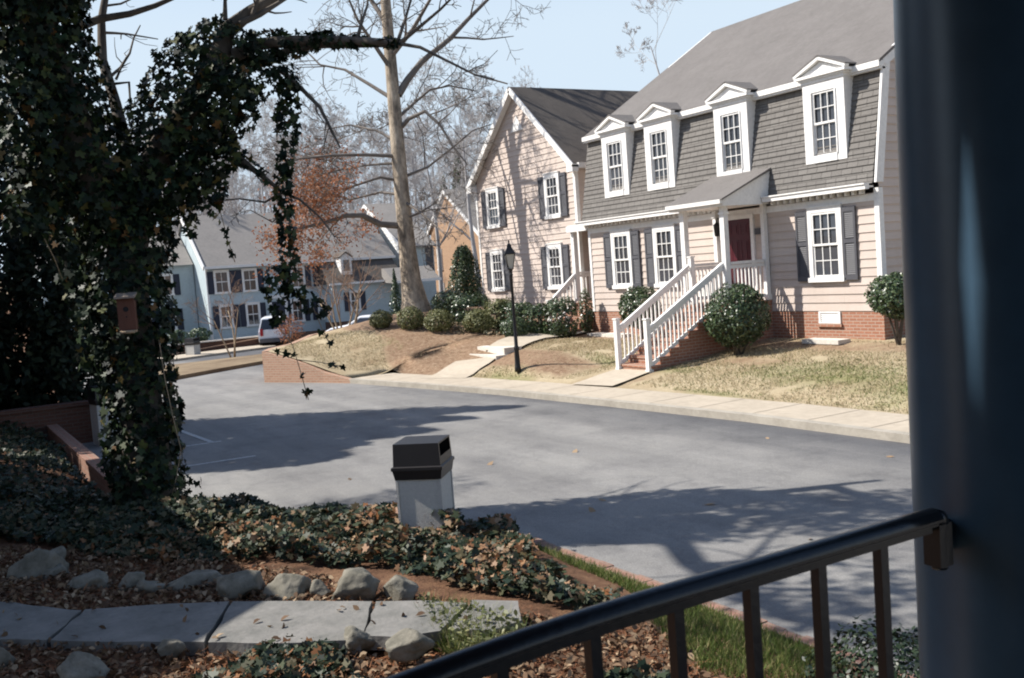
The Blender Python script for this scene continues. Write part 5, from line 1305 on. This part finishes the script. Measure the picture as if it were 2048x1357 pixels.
# dead leaves and pine straw
lit = gpoly([(-60, 1090), (500, 1120), (900, 1180), (1150, 1210), (1300, 1190), (1380, 1260), (1480, 1380), (1480, 1500), (400, 1480), (-60, 1420)], .55)
pl_ = [p for p in scatter_world(12000, lit)]
P = np.array([(x, y, max(nz(x, y), 0)+random.uniform(.01, .07)) for x, y in pl_])
slabs_w = [gpoly(s, .6) for s in SLABS]
on_slab = np.zeros(len(P), bool)
for s in slabs_w: on_slab |= inpoly(P[:, 0], P[:, 1], s)
P = P[~on_slab | (NP.random(len(P)) < .015)]
ons = np.zeros(len(P), bool)
for s in slabs_w: ons |= inpoly(P[:, 0], P[:, 1], s)
P[ons, 2] = .612
leaf_solo('leaf_litter', leaves(P, np.tile([0, 0, 1.], (len(P), 1)), .058, OVAL, .7, 0, .6), M['leaf_dead'], NP.random(len(P))**1.6, kind='stuff')
pl_ = scatter_world(15000, lit); P = np.array([(x, y, max(nz(x, y), 0)+random.uniform(.008, .03)) for x, y in pl_])
ons = np.zeros(len(P), bool)
for s in slabs_w: ons |= inpoly(P[:, 0], P[:, 1], s)
P = P[~ons]
leaf_solo('pine_straw', leaves(P, np.tile([0, 0, 1.], (len(P), 1)), .16, BLADE*np.array([[.5, 1]]), .18), leafmat('pine straw', [(0, (.08, .03, .016)), (1, (.26, .115, .055))], .8, 0, .15), kind='stuff')
def blades(P, L, w, lean=.5):
    n = len(P); a = NP.random(n)*2*math.pi; d = np.c_[NP.normal(0, lean, n), NP.normal(0, lean, n), np.ones(n)]; d /= np.linalg.norm(d, axis=1)[:, None]
    l = L*NP.uniform(.5, 1.3, n); s = np.c_[np.cos(a), np.sin(a), np.zeros(n)]*w
    return np.stack([P-s, P+s, P+d*l[:, None]], 1)
gp = gpoly([(1068, 1098), (1110, 1105), (1200, 1135), (1290, 1170), (1420, 1215), (1560, 1262), (1660, 1300), (1700, 1345), (1600, 1420), (1400, 1420), (1330, 1335), (1295, 1262), (1275, 1215), (1240, 1185), (1140, 1140)], .12)
pts = scatter_world(11000, gp); P = np.array([(x, y, nz(x, y)-.005) for x, y in pts if y < 5.27])
leaf_solo('near_grass', blades(P, .085, .0045, .6), M['grass'], NP.random(len(P))**1.3, kind='stuff')
wp_ = gpoly([(835, 1195), (900, 1200), (960, 1215), (1030, 1235), (1065, 1262), (1000, 1300), (930, 1300), (880, 1270)], .6)
pts = scatter_world(2200, wp_); P = np.array([(x, y, nz(x, y)+.01) for x, y in pts])
leaf_solo('weed_clump', np.concatenate([blades(P, .22, .005, .6)]), M['grass'], NP.random(len(P)), kind='stuff')
P = P[:900]+np.c_[np.zeros(900), np.zeros(900), NP.uniform(.03, .2, 900)]
leaf_solo('weed_leaves', up_leaves(P, .045, OVAL, .8), M['leaf_shrub'], kind='stuff')
# far lawn tufts
pts = scatter_world(80000, [(-33.2, 11.2), (-31, 9.7), (-30, 9.8), (-28.6, 10.5), (-27.9, 12.0), (-23.5, 12.9), (-20, 13.7), (-6, 13.95), (-6, 18.5), (-24.5, 18.5), (-28, 14), (-31.5, 14.5)])
A_, G_ = [], []
for x, y in pts:
    if -20.3 < x < -18.0 and y < 15.0: continue
    if mulch_w(x, y) > .4 and random.random() < .93: continue
    if -25.9-.5*(y-12.6) < x+0 < -24.1 and 12 < y < 14.8: continue
    if -28 < x < -25.6 and 14.2 < y: continue
    if noise.noise(Vector((x*1.1, y*1.1, 2))) < -.42: continue
    (G_ if random.random() < .05+1.25*max(0, green_w(x, y)-.04) else A_).append((x, y, lawn_z(x, y)-.004))
for nm, q, m_ in (('dormant_grass', A_, 'straw'), ('green_grass', G_, 'grass')):
    P = np.array(q); leaf_solo(nm, blades(P, .08, .009, 1.1), M[m_], kind='stuff')
# odd leaves on the asphalt
pts = [on(x, y, 'z', 0) for x, y in ((1205, 1002), (1185, 1024), (1535, 878), (1780, 915), (1150, 905), (980, 930), (1420, 1010), (1620, 1080), (700, 960))]
P = np.array(pts)+np.array([0, 0, .012]); leaf_solo('fallen_leaves', leaves(P, np.tile([0, 0, 1.], (len(P), 1)), .13, OVAL, .3), M['leaf_dead'], NP.uniform(.6, 1, len(P)), kind='stuff')

# ------------------------------------------------------------------ cars
M['carwhite'] = simple('white car paint', (.70, .71, .73), (.69, .70, .72), 1, .22, spec=.6)
M['tyre'] = simple('tyre rubber', (.012, .012, .012), None, 4, .8)
M['chrome'] = simple('alloy', (.45, .45, .46), None, 5, .35, metal=1)
M['redlens'] = glass_mat('red lens', (.35, .01, .02), .2)
M['headlens'] = glass_mat('clear lens', (.5, .5, .5), .1)
def car(name, label, x, y, z, rz, suv):
    t = thing(name, label, 'car', (x, y, z), rz); T = frame(x, y, rz, z)    # local +x is forward
    W = .9; L = 2.25
    if suv: prof = [(-2.25, .45), (-2.3, .62), (-2.28, 1.02), (-2.05, 1.72), (-1.7, 1.80), (.35, 1.80), (.6, 1.74), (1.15, 1.12), (2.05, 1.0), (2.28, .85), (2.3, .45)]
    else: prof = [(-2.25, .4), (-2.32, .62), (-2.25, .95), (-1.75, 1.0), (-1.05, 1.38), (-.6, 1.45), (.25, 1.44), (1.0, .98), (2.0, .86), (2.28, .70), (2.3, .38)]
    belt = 1.05 if suv else .95
    def wid(zz): return W-(max(0, zz-belt))*.28-max(0, .6-zz)*.12
    mb = MB(T); n = len(prof)
    sec = [(-1, .0), (-.8, .0), (0, .0), (.8, .0), (1, .0)]
    rows = []
    for px, pz in prof:
        w = wid(pz); rows.append([(px, -w, pz-.06), (px+(.05 if px < 0 else -.05)*0, -w*.86, pz), (px, 0, pz+.02), (px, w*.86, pz), (px, w, pz-.06)])
    for a, b_ in zip(rows, rows[1:]):
        for k in range(4): mb.poly([a[k], a[k+1], b_[k+1], b_[k]], True)
    for sgn in (-1, 1):
        side = [(px, sgn*wid(pz), pz-.06) for px, pz in prof]
        xs_ = [p[0] for p in side]; lowz = .28
        bottom = [(2.28, sgn*(W-.05), lowz), (-2.25, sgn*(W-.05), lowz)]
        beltp = [p for p in side if p[2] <= belt+.1]; 
        mb.poly(side+bottom)
    mb.poly([(-2.25, -W+.05, .28), (2.28, -W+.05, .28), (2.28, W-.05, .28), (-2.25, W-.05, .28)])
    part('body', mb, M['carwhite'], t)
    g = MB(T)
    if suv:
        rw = [(-2.255, 1.08), (-2.075, 1.64)]; ws = [(1.1, 1.17), (.64, 1.68)]; sidew = [(-1.95, 1.12), (-1.85, 1.64), (.42, 1.64), (.85, 1.12)]
    else:
        rw = [(-1.7, 1.05), (-1.12, 1.36)]; ws = [(.95, 1.03), (.32, 1.41)]; sidew = [(-1.45, .98), (-1.0, 1.30), (.2, 1.34), (.75, .98)]
    for (a, b_) in (rw, ws):
        o = -.02 if a[0] < 0 else .02
        g.poly([(a[0]+o, -wid(a[1])+.1, a[1]+.02), (a[0]+o, wid(a[1])-.1, a[1]+.02), (b_[0]+o, wid(b_[1])-.1, b_[1]+.02), (b_[0]+o, -wid(b_[1])+.1, b_[1]+.02)])
    for sgn in (-1, 1): g.poly([(px, sgn*(wid(pz)+.012), pz) for px, pz in sidew])
    part('windows', g, M['glass'], t)
    for sx in (-1.4, 1.4):
        for sgn in (-1, 1):
            w_ = MB(T); y0_, y1_ = sgn*(W-.2), sgn*(W+.01); w_.tube([(sx, y0_, .33), (sx, y1_, .33)], .33, 18); o = part('wheel', w_, M['tyre'], t)
            r_ = MB(T); r_.tube([(sx, y1_, .33), (sx, y1_+sgn*.012, .33)], .2, 14); part('rim', r_, M['chrome'], o)
    for sgn in (-1, 1):
        l = MB(T); zz = (.75, 1.15) if suv else (.68, .85); l.box(-2.34, -2.2, sgn*(W-.2)-.08, sgn*(W-.2)+.09, *zz); part('tail_light', l, M['redlens'], t)
        l = MB(T); l.box(2.18, 2.31, sgn*(W-.24)-.1, sgn*(W-.24)+.1, .62, .76); part('headlight', l, M['headlens'], t)
    b_ = MB(T); b_.box(-2.38, -2.26, -W+.06, W-.06, .36, .58); b_.box(2.24, 2.36, -W+.06, W-.06, .32, .52); part('bumper', b_, M['shutter'] if suv else M['carwhite'], t)
    return t
q = on(558, 699, 'z', -.45); car('parked_suv', 'white boxy car seen from behind at the corner of the far street', q[0]-5.0, q[1]+1.5, base(q[0]-5), math.atan2(.35, -.94), True)
q = dp(736, 666, 58); car('parked_sedan', 'white sedan parked behind the crest of the grassy bank', q[0], q[1], q[2]-.42, math.atan2(-.80, -.60), False)

# ------------------------------------------------------------------ small bare trees and the far wood
def vase(name, label, p, h, n, m, seed, spread=.45, r=.05, grp=None):
    t = thing(name, label, 'tree', p, 0, grp); rng = random.Random(seed); mb = MB(); tw = MB()
    for k in range(n):
        a = k*2*math.pi/n+rng.uniform(-.4, .4); d = Vector((math.cos(a)*spread, math.sin(a)*spread, 1))
        pl = limb_pts(Vector(p)+Vector((math.cos(a)*.1, math.sin(a)*.1, -.1)), d, h*rng.uniform(.5, .65), 5, .06, .03, rng)
        mb.tube(pl, [r*(1-.55*i/5) for i in range(6)], 7)
        for c in range(3):
            b_ = Vector((rng.gauss(0, .5), rng.gauss(0, .5), 1))+Vector((math.cos(a), math.sin(a), 0))*.4
            ramify(tw, limb_pts(pl[-1-c], b_, h*.42, 4, .1, .04, rng), r*.45, 1, 3, rng, .6, (4, 6), .1, .05, .6, None, .55, .006, .15, .3, [5, 4, 3, 3])
    part('stems', mb, M['bark_tan'], t); part('twigs', tw, simple('reddish twigs', (.30, .20, .14), (.2, .13, .09), 2, .9), t)
q = dp(690, 664, 47); vase('crape_myrtle', 'tan many stemmed bare tree before the blue houses', (q[0], q[1], base(q[0])-.1), 5.0, 6, 'bark_tan', 3, .28, .06)
q = on(500, 718, 'z', -.2); q = on(468, 716, 'z', -.22); vase('young_bare_tree', 'young bare tree on the dirt island beside the far litter bin', (q[0], q[1], -.22), 3.9, 3, 'bark_tan', 8, .30, .045)
q = dp(583, 690, 50); ball('rusty_shrub', 'leafless reddish brown shrub beside the white boxy car', (q[0], q[1], q[2]+.75), .75, .75, .85, 700, 'leaf_rust', .10, base_z=q[2]-.2, dens=.2)
for (px, py, d, lab) in ((400, 670, 62, 'dark clipped bush below the blue house, behind the litter bin'), (355, 675, 60, 'dark bush at the foot of the blue wing')):
    q = dp(px, py, d); ball('dark_bush', lab, tuple(q), .9, .7, .45, 700, 'leaf_holly', .14, base_z=q[2]-.4)
q = dp(792, 600, 57); evergreen('young_conifer', 'young green conical evergreen beside the far porch post', q[0], q[1], q[2]-.9, 2.6, .55, 1500, 'leaf_holly', .12, taper=1.1)
protos = []
for k in range(6):
    rng = random.Random(40+k); mb = MB(); h = 13; r0 = .2
    tp_ = limb_pts((0, 0, -.5), (rng.gauss(0, .03), rng.gauss(0, .03), 1), h, 9, .05, .03, rng)
    ramify(mb, tp_, r0, 0, 4, rng, .42, (6, 9) if k % 2 else (7, 10), .14, .09, .75, None, .50, .008, .22, .12, [7, 4, 3, 3, 3])
    me = mb.mesh('bare_tree', M['bark_hazed'], None, uv=False); protos.append(me)
WG = 'bare trees of the wood behind the houses'
def wood(px, dep, sc, k):
    q = dp(px, 600, dep); o = bpy.data.objects.new('bare_tree', protos[k % 6]); COL.objects.link(o)
    o.location = (q[0], q[1], gz(q[0], q[1])); o.rotation_euler = (0, 0, random.uniform(0, 6.28)); o.scale = (sc, sc, sc*random.uniform(.95, 1.15))
    return o
rw = random.Random(77); k = 0
for dep, step, s0, s1 in ((92, 70, .95, 1.2), (112, 46, 1.15, 1.45), (135, 40, 1.3, 1.65), (160, 38, 1.4, 1.8)):
    x = 150
    while x < 1010:
        o = wood(x+rw.uniform(-12, 12), dep+rw.uniform(-6, 6), rw.uniform(s0, s1), k); k += 1
        tag(o, 'bare grey tree of the winter wood rising behind the houses', 'tree', WG); x += step*rw.uniform(.8, 1.25)
for px, dep, sc, lab in ((1370, 62, 1.18, 'bare tree top showing over the roof of the mansard house'), (1440, 75, 1.0, 'bare tree behind the mansard roof, right of the taller top'), (1005, 60, 1.0, 'slim bare tree just left of the gable peak'), (960, 68, 1.15, 'bare tree between the oak and the gabled house'), (1040, 75, 1.12, 'bare tree whose twigs show above the gable peak'), (560, 72, 1.0, 'bare tree close behind the middle of the blue roof'), (880, 80, 1.2, 'bare tree behind the brick gable'), (60, 70, 1.3, 'bare tree behind the ivy at the far left'), (250, 80, 1.3, 'bare tree seen in the fork of the ivy tree')):
    tag(wood(px, dep, sc, k), lab, 'tree'); k += 1
q = dp(938, 600, 112); evergreen('pine_tree', 'thin green pine rising between the oak and the gable', q[0], q[1], gz(q[0], q[1]), 18.8, 2.6, 2600, 'leaf_pine', .5, 'bark_hazed', lowcut=.3)
q = dp(905, 600, 120); evergreen('pine_tree', 'smaller hazy green pine just left of the taller one', q[0], q[1], gz(q[0], q[1]), 15.5, 2.6, 1800, 'leaf_pine', .5, 'bark_hazed', lowcut=.3)
# leaf-strewn rise under the wood
mb = MB(); mb.grid(lambda u, v: (-75-u*130, -80+v*260, -1.2+u*6+1.5*math.sin(v*9)*u), 20, 30); solo('wooded_rise', mb, M['soil'], kind='structure')
# neighbouring trees outside the left of the view, whose shade falls across the bay and street
for (x, y, h, s) in ((-17.5, -3.2, .70, 2),):
    o = bpy.data.objects.new('bare_tree', protos[s]); COL.objects.link(o); o.location = (x, y, .3); o.scale = (h,)*3; tag(o, 'bare tree left of the ivy tree, outside the view', 'tree')
